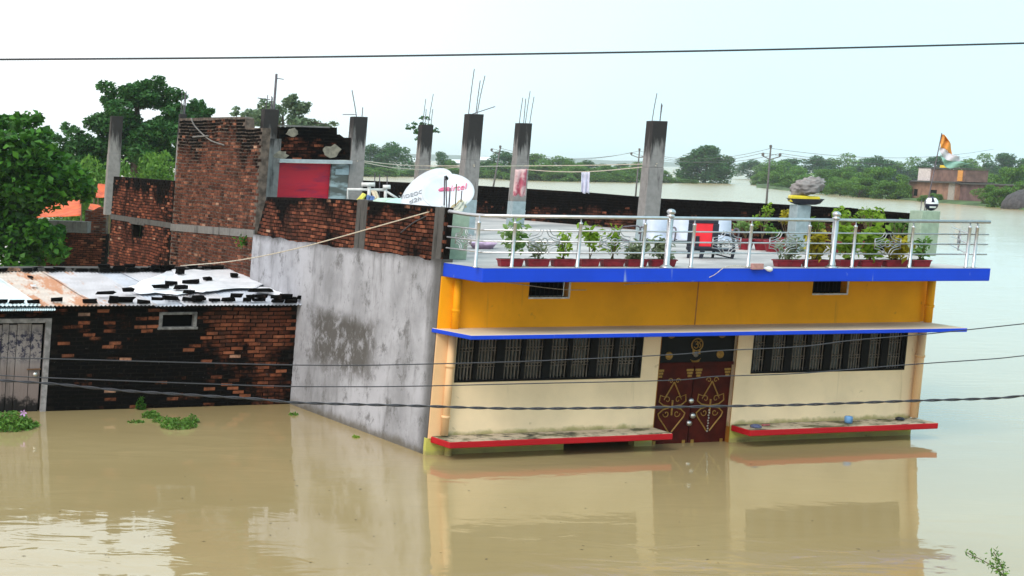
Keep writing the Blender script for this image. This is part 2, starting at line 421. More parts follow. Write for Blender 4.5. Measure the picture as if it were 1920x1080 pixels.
# ------------------------------------------------------------------ brick walls
SHED_RND = random.Random(3)
def brick_wall(root, fr, poly, bmat, mmat, holes=(), cores=None, thick=.115, bl=.235, bh=.076, joint=.014, nmax=300, rnd=None, proud=.012, miss=0.0, name='brick', tsd=.2):
    rnd = rnd or random.Random(5)
    c = MB()
    for pg in (cores or [poly]): c.prism(fr, pg, -thick, 0)
    c.build('wall_core', mmat, root)
    us = [a for a, b in poly]; zs = [b for a, b in poly]
    var = []
    hb, hh = (bl - joint) / 2, (bh - joint) / 2
    base = Vector()
    def corners(j):
        e = lambda k: rnd.uniform(-k, k)
        pf = proud + e(.004)
        pts = []
        for nn, ins in ((-.03, 0), (pf, .004)):
            for su, sz in ((-1, -1), (1, -1), (1, 1), (-1, 1)):
                pts.append(fr.u * (su * (hb - ins) + e(.006)) + fr.U * (sz * (hh - ins) + e(.003)) + fr.n * (nn + e(.002)))
        return pts
    FS = [(4, 5, 6, 7), (0, 1, 5, 4), (1, 2, 6, 5), (2, 3, 7, 6), (3, 0, 4, 7)]
    for j in range(7):
        b = MB(); b.add(corners(j), FS); var.append(b)
    vmesh = [b.mesh(name, bmat) for b in var]
    items = []; row = 0; z = min(zs) + bh / 2
    while z < max(zs):
        u = min(us) + (bl / 2 if row % 2 else 0) + rnd.uniform(-.02, .02)
        while u < max(us):
            a, b2 = u - hb * .75, u + hb * .75
            ok = inside(a, z, poly) and inside(b2, z, poly) and inside(u, z - hh * .6, poly) and inside(u, z + hh * .6, poly)
            if ok:
                for h in holes:
                    if h[0] - hb * .8 < u < h[1] + hb * .8 and h[2] - hh * .6 < z < h[3] + hh * .6: ok = False
            if ok and rnd.random() > miss:
                items.append((u + rnd.uniform(-.010, .010), z + rnd.uniform(-.005, .005) + .010 * math.sin(u * 1.7 + z) + .006 * math.sin(u * 4.3 + z * 3)))
            u += bl
        z += bh; row += 1
    def dist(it): return (fr.p(it[0], it[1]) - CP).length
    items.sort(key=dist)
    off = ORG[root.name]; rest = MB()
    for i, (u, z) in enumerate(items):
        tn = min(1, max(0.001, rnd.gauss(.50, tsd))); k = rnd.randrange(7); pos = fr.p(u, z)
        if i < nmax:
            o = bpy.data.objects.new(name, vmesh[k]); COL.objects.link(o); o.parent = root; o.location = pos - off; o['tone'] = tn
        else:
            rest.add([Vector(v) + pos for v in var[k].v], FS, 0, tn)
    if rest.v: rest.build('brick_courses', bmat, root, kind='stuff')

# ------------------------------------------------------------------ the yellow house
house = thing('yellow_house', 'one storey house with orange and cream front standing in flood water', 'house', A0)
nfr = NF
zt, zb = ZD, 3.16
uW0 = 0.0; uW1 = UB
# openings in the front, from the plane of the front wall
w1 = (F.U_(855, 670), F.U_(1204, 665), F.Z_(1020, 713), 2.16)
w2 = (F.U_(1411, 660), F.U_(1699, 655), F.Z_(1550, 697), 2.16)
dr = (F.U_(1232, 730), F.U_(1374, 730), -.9, 2.16)
v1 = (F.U_(992, 543), F.U_(1066, 543), F.Z_(1028, 557), 3.10)
v2 = (F.U_(1524, 538), F.U_(1588, 538), F.Z_(1555, 550), 3.10)
T = -.22                                # wall thickness
ZL0, ZL1 = 2.168, 2.243                  # the projecting shelf over door and windows
q = MB()
for sides, wn in ((((0, w1[0]), (w1[1], dr[0])), w1), (((dr[1], w2[0]), (w2[1], uW1)), w2)):
    q = MB()
    for a, b in sides: q.fbox(F, a, b, .30, ZL0, T, 0)
    q.fbox(F, wn[0], wn[1], .30, wn[2], T, 0); q.build('front_wall', M['cream'], house)
q = MB()
for a, b in ((0, v1[0]), (v1[1], v2[0]), (v2[1], uW1)): q.fbox(F, a, b, ZL1, zb, T, 0)
for vn in (v1, v2): q.fbox(F, vn[0], vn[1], ZL1, vn[2], T, 0); q.fbox(F, vn[0], vn[1], vn[3], zb, T, 0)
us = F.U_(1307, 560); q.build('upper_wall', M['orange'], house)
q = MB(); q.fbox(F, us - .012, us + .012, ZL1, zb, 0, .006); q.build('wall_seam', simple('seam_paint', (.42, .13, .02), .7), house)
q = MB(); q.fbox(F, uW1, F.U_(1738, 560, -.1), ZL1, zb, -.22, -.09); q.build('corner_pilaster', M['orange'], house)
q = MB()
op0, op1 = F.U_(1055, 840), F.U_(1187, 838)
for a, b in ((-.03, op0), (op1, dr[0] - .02), (dr[1] + .02, uW1 + .03)): q.fbox(F, a, b, -1.2, .30, T, .03)
q.fbox(F, op0, op1, .18, .30, T, .03)
q.build('plinth', M['plinth'], house)
q = MB(); q.fbox(F, op0 - .6, op1 + .8, -1.2, .28, T - .4, T - .35); q.build('plinth_opening', M['dark_room'], house)
# right end wall and rear closing walls
backl = SD.p(19.5, 0)
RW0 = F.p(UB, 0)
RD = Frame(RW0, (Vector((-1.2, 55, 0)) - Vector((8.5, 38, 0))))
q = MB(); q.hexa([F.p(uW1, -1.2, -.23), F.p(uW1, -1.2, T - .02), RD.p(9, -1.2, -.25) , RD.p(9, -1.2, 0),
                  F.p(uW1, zb, -.23), F.p(uW1, zb, T - .02), RD.p(9, zb, -.25), RD.p(9, zb, 0)])
q.build('end_wall', M['cream'], house)
# grey side wall
gz = [(0, SD.Z_(829, 489)), (SD.U_(690, 470), SD.Z_(690, 470)), (SD.U_(560, 452), SD.Z_(560, 452)), (SD.U_(476, 441), SD.Z_(476, 441))]
GZ = max(z for _, z in gz); UG = gz[-1][0]
print('side wall', gz, 'UG', UG, 'UB', UB)
# wavy top edge of the plaster
rn = random.Random(2); top = []
for i in range(41):
    t = i / 40; u = UG * t
    z = np.interp(u, [g[0] for g in gz], [g[1] for g in gz]) + rn.uniform(-.03, .03)
    top.append((u, float(z)))
q = MB(); q.prism(SD, [(0, -1.2), (UG, -1.2)] + top[::-1], -.2, .018)
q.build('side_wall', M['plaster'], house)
# corner pilasters, pipes
q = MB(); q.fbox(F, .0, F.U_(845, 700), .30, ZL0, 0, .05); q.build('corner_pilaster', M['peach'], house)
q = MB(); q.fbox(F, .0, F.U_(849, 570), ZL1, zb, 0, .05); q.build('corner_pilaster', M['orange'], house)
def pipe(x0, y0, n, r, z0, z1, mt):
    u = F.U_(x0, y0, n); q = MB(); q.tube([F.p(u, z0, n), F.p(u, z1, n)], r, 12)
    o = q.build('drain_pipe', mt, house, smooth=True)
    for zc in np.arange(z0 + .3, z1, .9):
        c_ = MB(); c_.tube([F.p(u, zc, n), F.p(u, zc + .05, n)], r * 1.18, 12); c_.build('pipe_collar', mt, o, smooth=True)
pipe(841, 720, .11, .07, .36, ZL0, M['peach']); pipe(856, 570, .11, .07, ZL1, zb, M['orange'])
pipe(841, 845, .11, .07, -.8, .24, M['plinth'])
pipe(1722, 700, .09, .085, .36, ZL0, M['peach']); pipe(1744, 560, .09, .085, ZL1, zb, M['orange'])
# roof slab with blue edge, as a raised plate: front part overhangs
uS0 = F.U_(905, 510, NF); uS1 = F.U_(1858, 504, NF)
uR0 = F.U_(832, 500, .0)
farR = Vector((-5.2, 62, 0)); rightP = Vector((9.6, 37, 0))
_rw = random.Random(4)
outline = [F.p(uS0, 0, NF)] + [F.p(uS0 + (uS1 - uS0) * i / 30, 0, NF + _rw.uniform(-.009, .009)) for i in range(1, 30)] + [F.p(uS1, 0, NF), F.p(uS1 - .35, 0, -.2), Vector((9.0, 38.2, 0)), Vector((-1.2, 55.4, 0)), Vector((-5.4, 62.4, 0)), SD.p(15.5, 0, -7), SD.p(15.5, 0, -.25), SD.p(0.02, 0, -.03)]
def sl(v, z): return Vector((v.x, v.y, 0)) + (UP * z)
def slx(v, z): return v + UP * z
pts_b = [slx(v, zb) for v in outline]; pts_t = [slx(v, zt) for v in outline]
N = len(outline)
q = MB(); q.add(pts_t, [tuple(range(N))]); 
deck = q.build('roof_deck', M['deck'], house)
q = MB(); q.add(pts_b + [v - UP * .004 for v in pts_t], [tuple(range(N))[::-1]] + [(i, (i + 1) % N, (i + 1) % N + N, i + N) for i in range(N) ])
q.build('roof_slab', M['blue'], house, bevel=.016)
# shelf over the windows (blue edge, pale top)
NL = 1.22
uL0, uL1 = F.U_(884, 620, NL), F.U_(1815, 607, NL)
lo = [F.p(uL0, ZL0, NL), F.p(uL1, ZL0, NL), F.p(uW1 + .12, ZL0, -.1), F.p(-.06, ZL0, -.1)]
hi = [F.p(uL0, ZL1 - .005, NL), F.p(uL1, ZL1 - .005, NL), F.p(uW1 + .12, ZL1 - .005, -.1), F.p(-.06, ZL1 - .005, -.1)]
q = MB(); q.hexa(lo + hi); sh = q.build('window_shelf', M['blue'], house, bevel=.01)
ins = lambda P, k: [P[0] + F.u * k - F.n * k, P[1] - F.u * k - F.n * k, P[2] - F.u * k, P[3] + F.u * k]
q = MB(); q.hexa(ins(hi, .012) + [v + UP * .006 for v in ins(hi, .02)]); q.build('shelf_screed', M['slab_top'], sh)
# red edged benches
def bench(xl, yl, xr, yr, u_in0, u_in1, n):
    a, b = F.U_(xl, yl, n), F.U_(xr, yr, n)
    z0, z1 = .225, .335
    P = [F.p(a, z0, n), F.p(b, z0, n), F.p(u_in1, z0, .031), F.p(u_in0, z0, .031)]
    Q = [v + UP * (z1 - z0) for v in P]
    q = MB(); q.hexa(P + Q); o = q.build('front_bench', M['red_edge'], house, bevel=.014)
    q = MB(); q.hexa(ins(Q, .015) + [v + UP * .006 for v in ins(Q, .02)]); q.build('bench_top', M['ledge'], o)
bench(843, 832, 1262, 814, F.U_(806, 822), dr[0] - .0, .72)
bench(1407, 805, 1760, 792, dr[1] + .02, uW1 + .08, .72)
# windows
M['pane'] = NT('window_glass').fin((.006, .006, .006), .06, 0, .45)
M['curtain'] = simple('window_curtain', (.10, .08, .065), .8, 0, .6, 5)
M['frame_w'] = simple('black_window_frame', (.006, .005, .005), .6, 0, .3, 9, spec=.12)
def win(wn, edges, nb):
    root = MB(); a, b, z0, z1 = wn
    root.fbox(F, a, b, z0, z0 + .035, -.14, .012); root.fbox(F, a, a + .03, z0 + .035, z1, -.14, .012)
    root.fbox(F, b - .03, b, z0 + .035, z1, -.14, .012); root.fbox(F, a + .03, b - .03, z1 - .05, z1, -.14, .012)
    o = root.build('window', M['frame_w'], house)
    us_ = [F.U_(x, 690) for x in edges]
    spans = []
    for i in range(0, len(us_) - 1, 2): spans.append((us_[i], us_[i + 1]))
    prev = a + .03
    for s0, s1 in spans:
        if s0 - prev > .02:
            q = MB(); q.fbox(F, prev, s0, z0 + .035, z1 - .05, -.13, -.018); q.build('mullion', M['frame_w'], o)
        q = MB(); q.fbox(F, s0, s1, z0 + .035, z1 - .05, -.115, -.105); q.build('pane', M['pane'], o)
        prev = s1
    if b - .03 - prev > .02:
        q = MB(); q.fbox(F, prev, b - .03, z0 + .035, z1 - .05, -.13, -.018); q.build('mullion', M['frame_w'], o)
    g = MB()
    for s0, s1 in spans:
        n_ = max(4, int((s1 - s0) / .058))
        for i in range(n_):
            u = s0 + (s1 - s0) * (i + .5) / n_
            g.tube([F.p(u, z0 + .03, -.05), F.p(u, z1 - .04, -.05)], .0105, 5)
    for k in (.30, .36, .62, .68):
        z = z0 + (z1 - z0) * k; g.fbox(F, a + .02, b - .02, z - .006, z + .006, -.066, -.058)
    g.build('grille', M['grille'], o, kind='stuff')
    q = MB(); q.fbox(F, a - .1, b + .1, z0 - .1, z1, T - .35, T - .3); q.build('window_recess', M['dark_room'], o)
win(w1, [857, 888, 895, 930, 945, 977, 984, 1018, 1032, 1064, 1071, 1105, 1119, 1150, 1158, 1190], .075)
win(w2, [1411, 1433, 1446, 1471, 1483, 1510, 1518, 1544, 1557, 1580, 1590, 1614, 1627, 1650, 1663, 1688], .06)
# vents
M['whitewash'] = simple('whitewash', (.62, .60, .56), .8, 0, .2, 9)
for vn in (v1, v2):
    a, b, z0, z1 = vn
    q = MB(); q.fbox(F, a, b + .03, z0 - .03, z0, -.2, .012); q.fbox(F, b, b + .035, z0, z1, -.2, .012)
    o = q.build('vent_window', M['whitewash'], house)
    q = MB(); q.fbox(F, a, b, z0, z1, T - .06, T - .01); q.build('vent_recess', M['dark_room'], o)
    q = MB()
    for i in range(1, 9):
        u = a + (b - a) * i / 9; q.tube([F.p(u, z0, -.1), F.p(u, z0 + (z1 - z0), -.1)], .007, 5)
    q.build('vent_grille', M['black'], o, kind='stuff')
# double door
M['door'] = simple('maroon_door', (.058, .006, .003), .6, 0, .3, 5, spec=.12)
M['door_dark'] = simple('dark_transom', (.004, .003, .003), .5, 0, .3, 5, spec=.15)
M['jamb'] = paint('door_jamb', (.34, .13, .012), amt=.4)
zT = F.Z_(1305, 683)
q = MB(); q.fbox(F, dr[1] - .0, dr[1] + .012, -.9, 2.16, -.2, .006); q.fbox(F, dr[0] - .012, dr[0], -.9, 2.16, -.2, .006)
door = q.build('front_door', M['jamb'], house)
q = MB(); q.fbox(F, dr[0], dr[1], zT + .03, 2.16, -.16, -.10); tr_ = q.build('transom', M['door_dark'], door)
q = MB(); q.fbox(F, dr[0], dr[1], zT - .03, zT + .03, -.17, -.06); q.build('transom_bar', M['door'], door)
dm = (dr[0] + dr[1]) / 2
for a, b in ((dr[0] + .01, dm - .012), (dm + .012, dr[1] - .01)):
    q = MB(); q.fbox(F, a, b, -.9, zT - .03, -.16, -.11)
    for zz0, zz1 in ((.05, zT - .3),): pass
    lf = q.build('door_leaf', M['door'], door)
    g = MB(); c0 = (a + b) / 2; hw = (b - a) * .40
    def sc(pts, r=.014): g.tube([F.p(c0 + hw * u, z, -.10) for u, z in pts], r, 5)
    zt_, zm, zl = zT - .34, .70, .02
    for s in (-1, 1):
        sc([(0, zt_), (s * .5, zt_ - .28), (s * .85, zm + .22), (s * .9, zm + .10), (s * .6, zm + .03), (0, zm)])
        sc([(0, zm), (s * .6, zm - .05), (s * .9, zm - .13), (s * .82, zm - .20), (s * .45, zm - .34), (s * .10, zm - .48)])
        def curl(cx, cz, r0, flip, up):
            sc([(cx + flip * r0 * (1 - k / 16) * math.cos(k * .5), cz + up * r0 * (1 - k / 16) * .34 * math.sin(k * .5)) for k in range(13)], .009)
        curl(s * .36, zm + .13, .22, s, 1); curl(s * .36, zm - .13, .22, s, -1); curl(s * .24, zt_ + .02, .18, s, 1)
    sc([(0, zm + .12), (0, zm - .16)], .02)
    for ex in (a + .08, b - .08):
        for k in range(3): g.fbox(F, ex - .07 + .015 * k, ex + .07 - .015 * k, zT - .14 - .055 * k, zT - .10 - .055 * k, -.11, -.095)
        g.fbox(F, ex - .03, ex + .03, -.02, .06, -.11, -.097)
    g.build('scrollwork', M['gold'], lf, smooth=False)
for (x, y) in ((1295, 751), (1298, 779), (1291, 793)):
    u, z = F.px(x, y, -.1); q = MB(); q.lathe([(.002, .05), (.05, .045), (.055, .0), (.03, -.02)], F.p(u, z, -.1), 10, F.n); q.build('door_lock', M['silver'], door, smooth=True)
u, z = F.px(1325, 805, -.1); q = MB()
for k in range(9): q.lathe([(.012, -.012), (.02, 0), (.012, .012)], F.p(u + .01 * (k % 2), z + .05 * k - .03, -.085), 6, F.n)
q.build('door_chain', M['silver'], door)
for x, y in ((1259, 627), (1254, 667), (1354, 626), (1350, 664)):
    u, z = F.px(x, y, -.1); q = MB()
    q.lathe([(.002, .03), (.03, .028), (.036, .012), (.055, .012), (.06, .025), (.075, .02), (.078, 0)], F.p(u, z, -.1), 14, F.n); q.build('medallion', M['gold'], tr_, smooth=True)
u, z = F.px(1307, 646, -.1)
q = MB(); ring = [F.p(u + .115 * math.cos(k * math.pi / 12), z + .115 * math.sin(k * math.pi / 12), -.09) for k in range(25)]
q.tube(ring, .013, 6, cap=False)
om = [[(-.055, .05), (-.02, .07), (.005, .045), (-.02, .012), (-.03, .01)], [(-.03, .01), (.012, 0), (.015, -.045), (-.025, -.065), (-.065, -.04)],
      [(.0, .0), (.04, .022), (.07, 0), (.065, -.04), (.04, -.05)], [(.01, .055), (.04, .045), (.075, .07)], [(.042, .078), (.044, .084)]]
for st in om: q.tube(bez([F.p(u + a, z + b, -.088) for a, b in st], 4), .010, 5)
q.build('round_emblem', M['gold'], tr_)
u, z = F.px(1305, 664, -.1)
q = MB(); q.tube(bez([F.p(u - .11, z - .10, -.09), F.p(u - .05, z - .135, -.085), F.p(u + .04, z - .13, -.085), F.p(u + .10, z - .08, -.09)], 5), [.006] * 3 + [.02] * 10 + [.006] * 3, 6)
q.fbox(F, u - .08, u - .045, z + .0, z + .09, -.1, -.08); q.fbox(F, u + .045, u + .08, z + .0, z + .09, -.1, -.08)
q.build('gold_plaque', M['gold'], tr_)
q = MB(); q.lathe([(.002, .022), (.04, .018), (.055, .004), (.058, 0)], F.p(u, z - .0, -.1), 10, F.n); q.build('silver_plaque', M['dull_pewter'], tr_, smooth=True)
# little switch box with bulb on the blue slab edge
u, z = F.px(1417, 500, NF); q = MB(); q.fbox(F, u - .11, u + .11, z - .045, z + .06, NF + .002, NF + .09)
lb = q.build('lamp_box', simple('pinkish_wood', (.42, .22, .20), .7), house, bevel=.006)
q = MB(); c0 = F.p(u + .12, z - .02, NF + .05); q.lathe([(.012, 0), (.018, .05), (.045, .10), (.05, .15), (.03, .19), (.003, .2)], c0, 12, fdir + Vector((0, 0, -.15))); q.build('lamp_bulb', M['white_metal'], lb, smooth=True)
q = MB(); q.tube(bez([F.p(u - .1, z, NF + .02), F.p(u - .6, z - .0, NF + .02), F.p(u - 1.0, z - .23, NF - .1), F.p(u - 1.8, z - .42, .03), F.p(u - 2.9, z - .52, .02), F.p(.6, z - .30, .02)], 6), .006, 4)
q.build('wall_wire', M['cable_pale'], house)

# ------------------------------------------------------------------ brick walls of the old part, all in the plane of the grey side wall
def pp(fr, pts): return [fr.px(x, y) for x, y in pts]
SB = Frame(SD.p(0, 0, -.02), sdir)
par = thing('brick_parapet', 'low red brick parapet on top of the grey side wall', 'wall', SD.p(0, ZD))
def topz(x): return SB.px(x, np.interp(x, [495, 640, 828], [369, 373, 389]))
pol = [(0.02, 3.2)] + [(UG, 3.2)] + [topz(500), topz(640), (0.02, topz(826)[1])]
brick_wall(par, SB, pol, M['brick_parapet'], M['mortar_dark'], thick=.12, proud=.010)
def strip(root, fr, x0, x1, y0, y1, n0, n1, name, mt, slope=0):
    a = fr.U_((x0 + x1) / 2 - (x1 - x0) / 2, (y0 + y1) / 2); b = fr.U_(x1, (y0 + y1) / 2); za, zb_ = fr.Z_((x0 + x1) / 2, y0), fr.Z_((x0 + x1) / 2, y1)
    q = MB(); q.fbox(fr, min(a, b), max(a, b), zb_, za, n0, n1); return q.build(name, mt, root, bevel=.01)
strip(par, SB, 668, 687, 374, 472, -.1, .022, 'concrete_stub', M['band_dark'])
strip(par, SB, 814, 831, 388, 490, -.1, .022, 'concrete_stub', M['band_dark'])

tall = thing('tall_brick_wall', 'tall weathered red brick wall with ragged top left of the red door', 'wall', SD.p(UG, 0))
tp_ = [(486, 492), (486, 240), (462, 240), (461, 222), (452, 219), (400, 220), (337, 222), (316, 500), (316, 520)]
pol = pp(SB, tp_); pol[0] = (pol[0][0], 1.0); pol[-1] = (pol[-1][0], 1.0); pol = pol[:-2] + [(pp(SB, [(317, 500)])[0][0], 1.0)]
pol[0] = (UG + .02, 1.0); pol[1] = (UG + .02, pol[1][1])
bz = [SB.px(478, 438), SB.px(322, 425)]
brick_wall(tall, SB, pol, M['brick_tall'], M['mortar'], thick=.2, proud=.012)
q = MB(); z0 = (bz[0][1] + bz[1][1]) / 2
q.prism(SB, [(UG + .02, bz[0][1] - .09), (bz[1][0], bz[1][1] - .10), (bz[1][0], bz[1][1] + .08), (UG + .02, bz[0][1] + .08)], -.05, .03); q.build('tie_beam', M['band'], tall)
# twisted loose cable and stick on the wall face
q = MB(); q.tube(bez([SB.p(*SB.px(x, y), .05) for x, y in ((362, 222), (368, 235), (382, 250), (400, 264), (424, 272))], 5), .018, 5); q.tube([SB.p(*SB.px(x, y), .06) for x, y in ((366, 257), (395, 255))], .02, 5)
q.build('hanging_cable', M['band'], tall)
rear = thing('rear_brick_wall', 'lower dark red brick wall with a small vent hole beside the tall wall', 'wall', SD.p(UG + 9, 0))
U1 = pp(SB, [(318, 480)])[0][0]; U2 = pp(SB, [(203, 480)])[0][0]; UT = SB.U_(327, 350)
zr = SB.Z_(270, 335)
hv = (SB.U_(268, 432), SB.U_(249, 432), SB.Z_(258, 445), SB.Z_(258, 421)); hv = (min(hv[:2]), max(hv[:2]), hv[2], hv[3])
pol = [(UT + .02, 1.2), (U2, 1.2), (U2, zr), (UT + .02, zr)]
zA = [(pol[0], (hv[0], 1.2), (hv[0], zr), pol[3])]
cores = [[pol[0], (hv[0], 1.2), (hv[0], zr), pol[3]], [(hv[1], 1.2), pol[1], pol[2], (hv[1], zr)], [(hv[0], 1.2), (hv[1], 1.2), (hv[1], hv[2]), (hv[0], hv[2])], [(hv[0], hv[3]), (hv[1], hv[3]), (hv[1], zr), (hv[0], zr)]]
brick_wall(rear, SB, pol, M['brick_rear'], M['mortar_dark'], holes=[hv], cores=cores, thick=.2)
q = MB(); q.fbox(SB, hv[0] - .02, hv[1] + .02, hv[2] - .02, hv[3] + .02, -.3, -.21); q.build('vent_hole', M['dark_room'], rear)
q = MB(); q.fbox(SB, hv[0] - .18, hv[1] + .25, hv[3], hv[3] + .06, -.1, .04); q.build('vent_lintel', M['band_dark'], rear)
zb2 = SB.Z_(260, 413); q = MB(); q.fbox(SB, UT + .02, U2, zb2 - .08, zb2 + .06, -.05, .02); q.build('tie_beam', M['band_dark'], rear)

# ------------------------------------------------------------------ concrete columns waiting for a second storey
ALONG = Frame(A0, fdir)
colno = [0]
def column(xc, ytop, d, wd, zbase, rods, label, base_paint=None, seed=1):
    P = at_d(xc, ytop, d); zt_ = P.z; foot = P - UP * (zt_ - zbase)
    t = thing('concrete_column', label, 'column', foot, 'unfinished concrete columns on the roof')
    h = zt_ - zbase; a = fdir * (wd / 2); b = F.n * (wd / 2)
    rn = random.Random(seed)
    def ring(z, k=1.0): return [foot + UP * z + (a * sx + b * sy) * k for sx, sy in ((-1, 1), (1, 1), (1, -1), (-1, -1))]
    zs = [0, h * .48, h * .70, h]
    q = MB()
    q.hexa(ring(base_paint or 0) + ring(h * .62)); q.hexa(ring(h * .62, .955) + ring(h, .955))
    q.build('shaft', M['column'], t, bevel=.012)
    if base_paint:
        q = MB(); q.hexa(ring(0, 1.01) + ring(base_paint, 1.01)); q.build('painted_base', M['column_base'], t, bevel=.01)
    for i, (dx, ln, lean) in enumerate(rods):
        q = MB(); s = foot + UP * h + a * dx * .75 + b * (.6 if i % 2 else -.6) - UP * .02
        q.tube(bez([s, s + UP * ln * .5 + fdir * lean * .4, s + UP * ln + fdir * lean], 3), .011, 5); q.build('rebar', M['rebar'], t)
    return t, foot, h
CB = {}
CB[0] = column(219, 218, 51.0, .36, 3.3, [], 'squat concrete column at the far left end of the brick walls', seed=3)
CB[1] = column(343, 214, 47.0, .20, 1.5, [(-.6, .6, 0), (-.2, .6, .02), (.8, .65, 0), (.3, .5, .0)], 'narrow concrete column at the left edge of the tall brick wall', seed=4)
CB[2] = column(507, 205, 39.6, .36, 3.0, [(-.6, .35, .02), (0, .32, -.02), (.4, .3, 0), (-.1, .28, 0)], 'broad concrete column between the tall brick wall and red door', seed=5)
CB[3] = column(673, 219, 40.6, .36, ZD, [(.8, .25, 0)], 'concrete column right of the red door with a bent rod', .62, seed=6)
CB[4] = column(799, 234, 51.7, .38, ZD, [(-.5, .8, .03), (.2, .95, .08), (.0, .5, 0), (.8, .5, .02)], 'concrete column behind the white dishes, thinnest looking of the row', seed=7)
CB[5] = column(889, 214, 41.0, .385, ZD, [(-.7, 1.1, .05), (0, .82, .04), (.8, .95, .12)], 'tallest concrete column just right of the white dishes', .85, seed=8)
CB[6] = column(982, 231, 47.0, .385, ZD, [(-.6, .72, .04), (0, .9, .06), (.3, .7, .0), (.9, .75, .06)], 'concrete column behind the pink cloth on the line', .7, seed=9)
CB[7] = column(1232, 227, 39.0, .385, ZD, [(-.5, .65, .06), (.1, .42, 0), (.9, .4, .02)], 'concrete column standing alone right of the hanging white cloth', .6, seed=10)
# mast and bent rods on two of them
t, ft, h = CB[2]; q = MB(); s = ft + UP * h + fdir * .08
q.tube([s - UP * .3, s + UP * .82 + fdir * .0], .03, 6); q.tube([s + UP * .72, s + UP * .70 + fdir * .18], .01, 5); q.build('steel_post', M['rebar'], t)
q = MB(); q.tube([s + UP * .25 - fdir * .4, s + UP * .22 - fdir * .1], .01, 5); q.build('rebar', M['rebar'], t)
t, ft, h = CB[3]; q = MB(); s = ft + UP * h - fdir * .06
q.tube(bez([s, s + UP * .25 - fdir * .06, s + UP * .62 - fdir * .16], 3), .012, 5); q.tube([s + UP * .05, s + UP * .04 - fdir * .34], .01, 5); q.build('rebar', M['rebar'], t)
t, ft, h = CB[5]; q = MB(); s = ft + UP * h; q.tube([s - fdir * .05, s + fdir * .52 + UP * .2], .011, 5); q.build('rebar', M['rebar'], t)

# ------------------------------------------------------------------ roof hut with the red door
H0 = at_d(497, 368, 39.3); H1 = at_d(664, 372, 40.5)
HF = Frame(Vector((H0.x, H0.y, 0)) - UP * 0 - Vector((K * H0.z, 0, 0)), Vector((H1.x - H0.x, H1.y - H0.y, 0)))
hut = thing('roof_hut', 'small brick stair hut on the roof with crumbling top courses', 'hut', HF.p(0, ZD))
hz0, hz1 = HF.Z_(570, 302), HF.Z_(600, 240)
d0, d1 = HF.U_(521, 340), HF.U_(620, 340)
e1 = HF.U_(660, 300)
tpx = [(520, 300), (655, 300), (658, 258), (645, 258), (637, 252), (632, 252), (632, 239), (610, 239), (540, 238), (524, 238)]
brick_wall(hut, HF, pp(HF, tpx), M['brick_hut'], M['mortar_dark'], thick=.2, proud=.014, bl=.25)
q = MB(); q.fbox(HF, d0 - .06, e1 - .05, hz0 - .045, hz0 + .04, -.2, .14); q.build('lintel', concrete_mat('pale_lintel', (.46, .50, .52), (.2, .2, .2), None, .2), hut, bevel=.006)
m = NT('red_door_paint'); f = m.noise(1, 5, .6, m.scale(m.pos(), (1.2, 1.2, 6)))
M['red_door'] = m.fin(m.mix(m.step(f, .45, .72), (.50, .008, .028), (.20, .008, .05)), .5)
q = MB(); q.fbox(HF, d0, d1, ZD, hz0 - .05, -.12, -.07); dd = q.build('red_door', M['red_door'], hut)
for k in (.3, .62): q = MB(); z = ZD + (hz0 - ZD) * k; q.fbox(HF, d0 + .02, d1 - .02, z - .01, z + .01, -.07, -.06); q.build('door_batten', M['red_door'], dd)
q = MB(); q.fbox(HF, d1 - .14, d1 - .11, ZD + .32, ZD + .44, -.07, -.03); q.build('handle', M['silver'], dd)
m = NT('flaking_blue_wash'); f = m.noise(1, 5, .6, m.scale(m.pos(), (1.5, 1.5, 5)))
M['bluewash'] = m.fin(m.mix(m.step(f, .42, .62), (.34, .42, .44), (.10, .11, .10)), .9)
q = MB(); q.fbox(HF, d1, e1, ZD, hz0 - .05, -.2, -.0)
q.build('side_panel', M['bluewash'], hut)
q = MB(); q.fbox(HF, d1 + .1, e1 - .05, hz0 - .30, hz0 - .17, 0, .015); q.build('pale_block', M['column_base'], hut)
q = MB(); q.fbox(HF, HF.U_(500, 340), d0, ZD, hz0 + .5, -.18, .02); q.build('door_pier', M['column'], hut)
M['patch'] = simple('mud_plaster', (.23, .20, .155), .95, 0, .3, 9)
def blob(root, fr, x, y, rx, ry, n, name, mt, seed, bw=9):
    rn = random.Random(seed); u, z = fr.px(x, y); k = fr.U_(x + 1, y) - u; kz = abs(fr.Z_(x, y + 1) - z)
    P = [(u + k * rx * math.cos(i * 2 * math.pi / 14) * rn.uniform(.65, 1.15), z + kz * ry * math.sin(i * 2 * math.pi / 14) * rn.uniform(.65, 1.15)) for i in range(14)]
    q = MB(); q.prism(fr, P, -.01, n); return q.build(name, mt, root, bevel=.008)
blob(hut, HF, 622, 284, 19, 14, .024, 'plaster_patch', M['patch'], 1); blob(hut, HF, 526, 291, 14, 9, .028, 'plaster_patch', M['patch'], 2)
blob(hut, HF, 548, 248, 13, 9, .022, 'plaster_patch', M['patch'], 4)
q = MB(); zc = HF.Z_(590, 239); q.fbox(HF, HF.U_(524, 240), HF.U_(618, 240), zc, zc + .035, -.2, .02); q.build('coping', M['band'], hut)

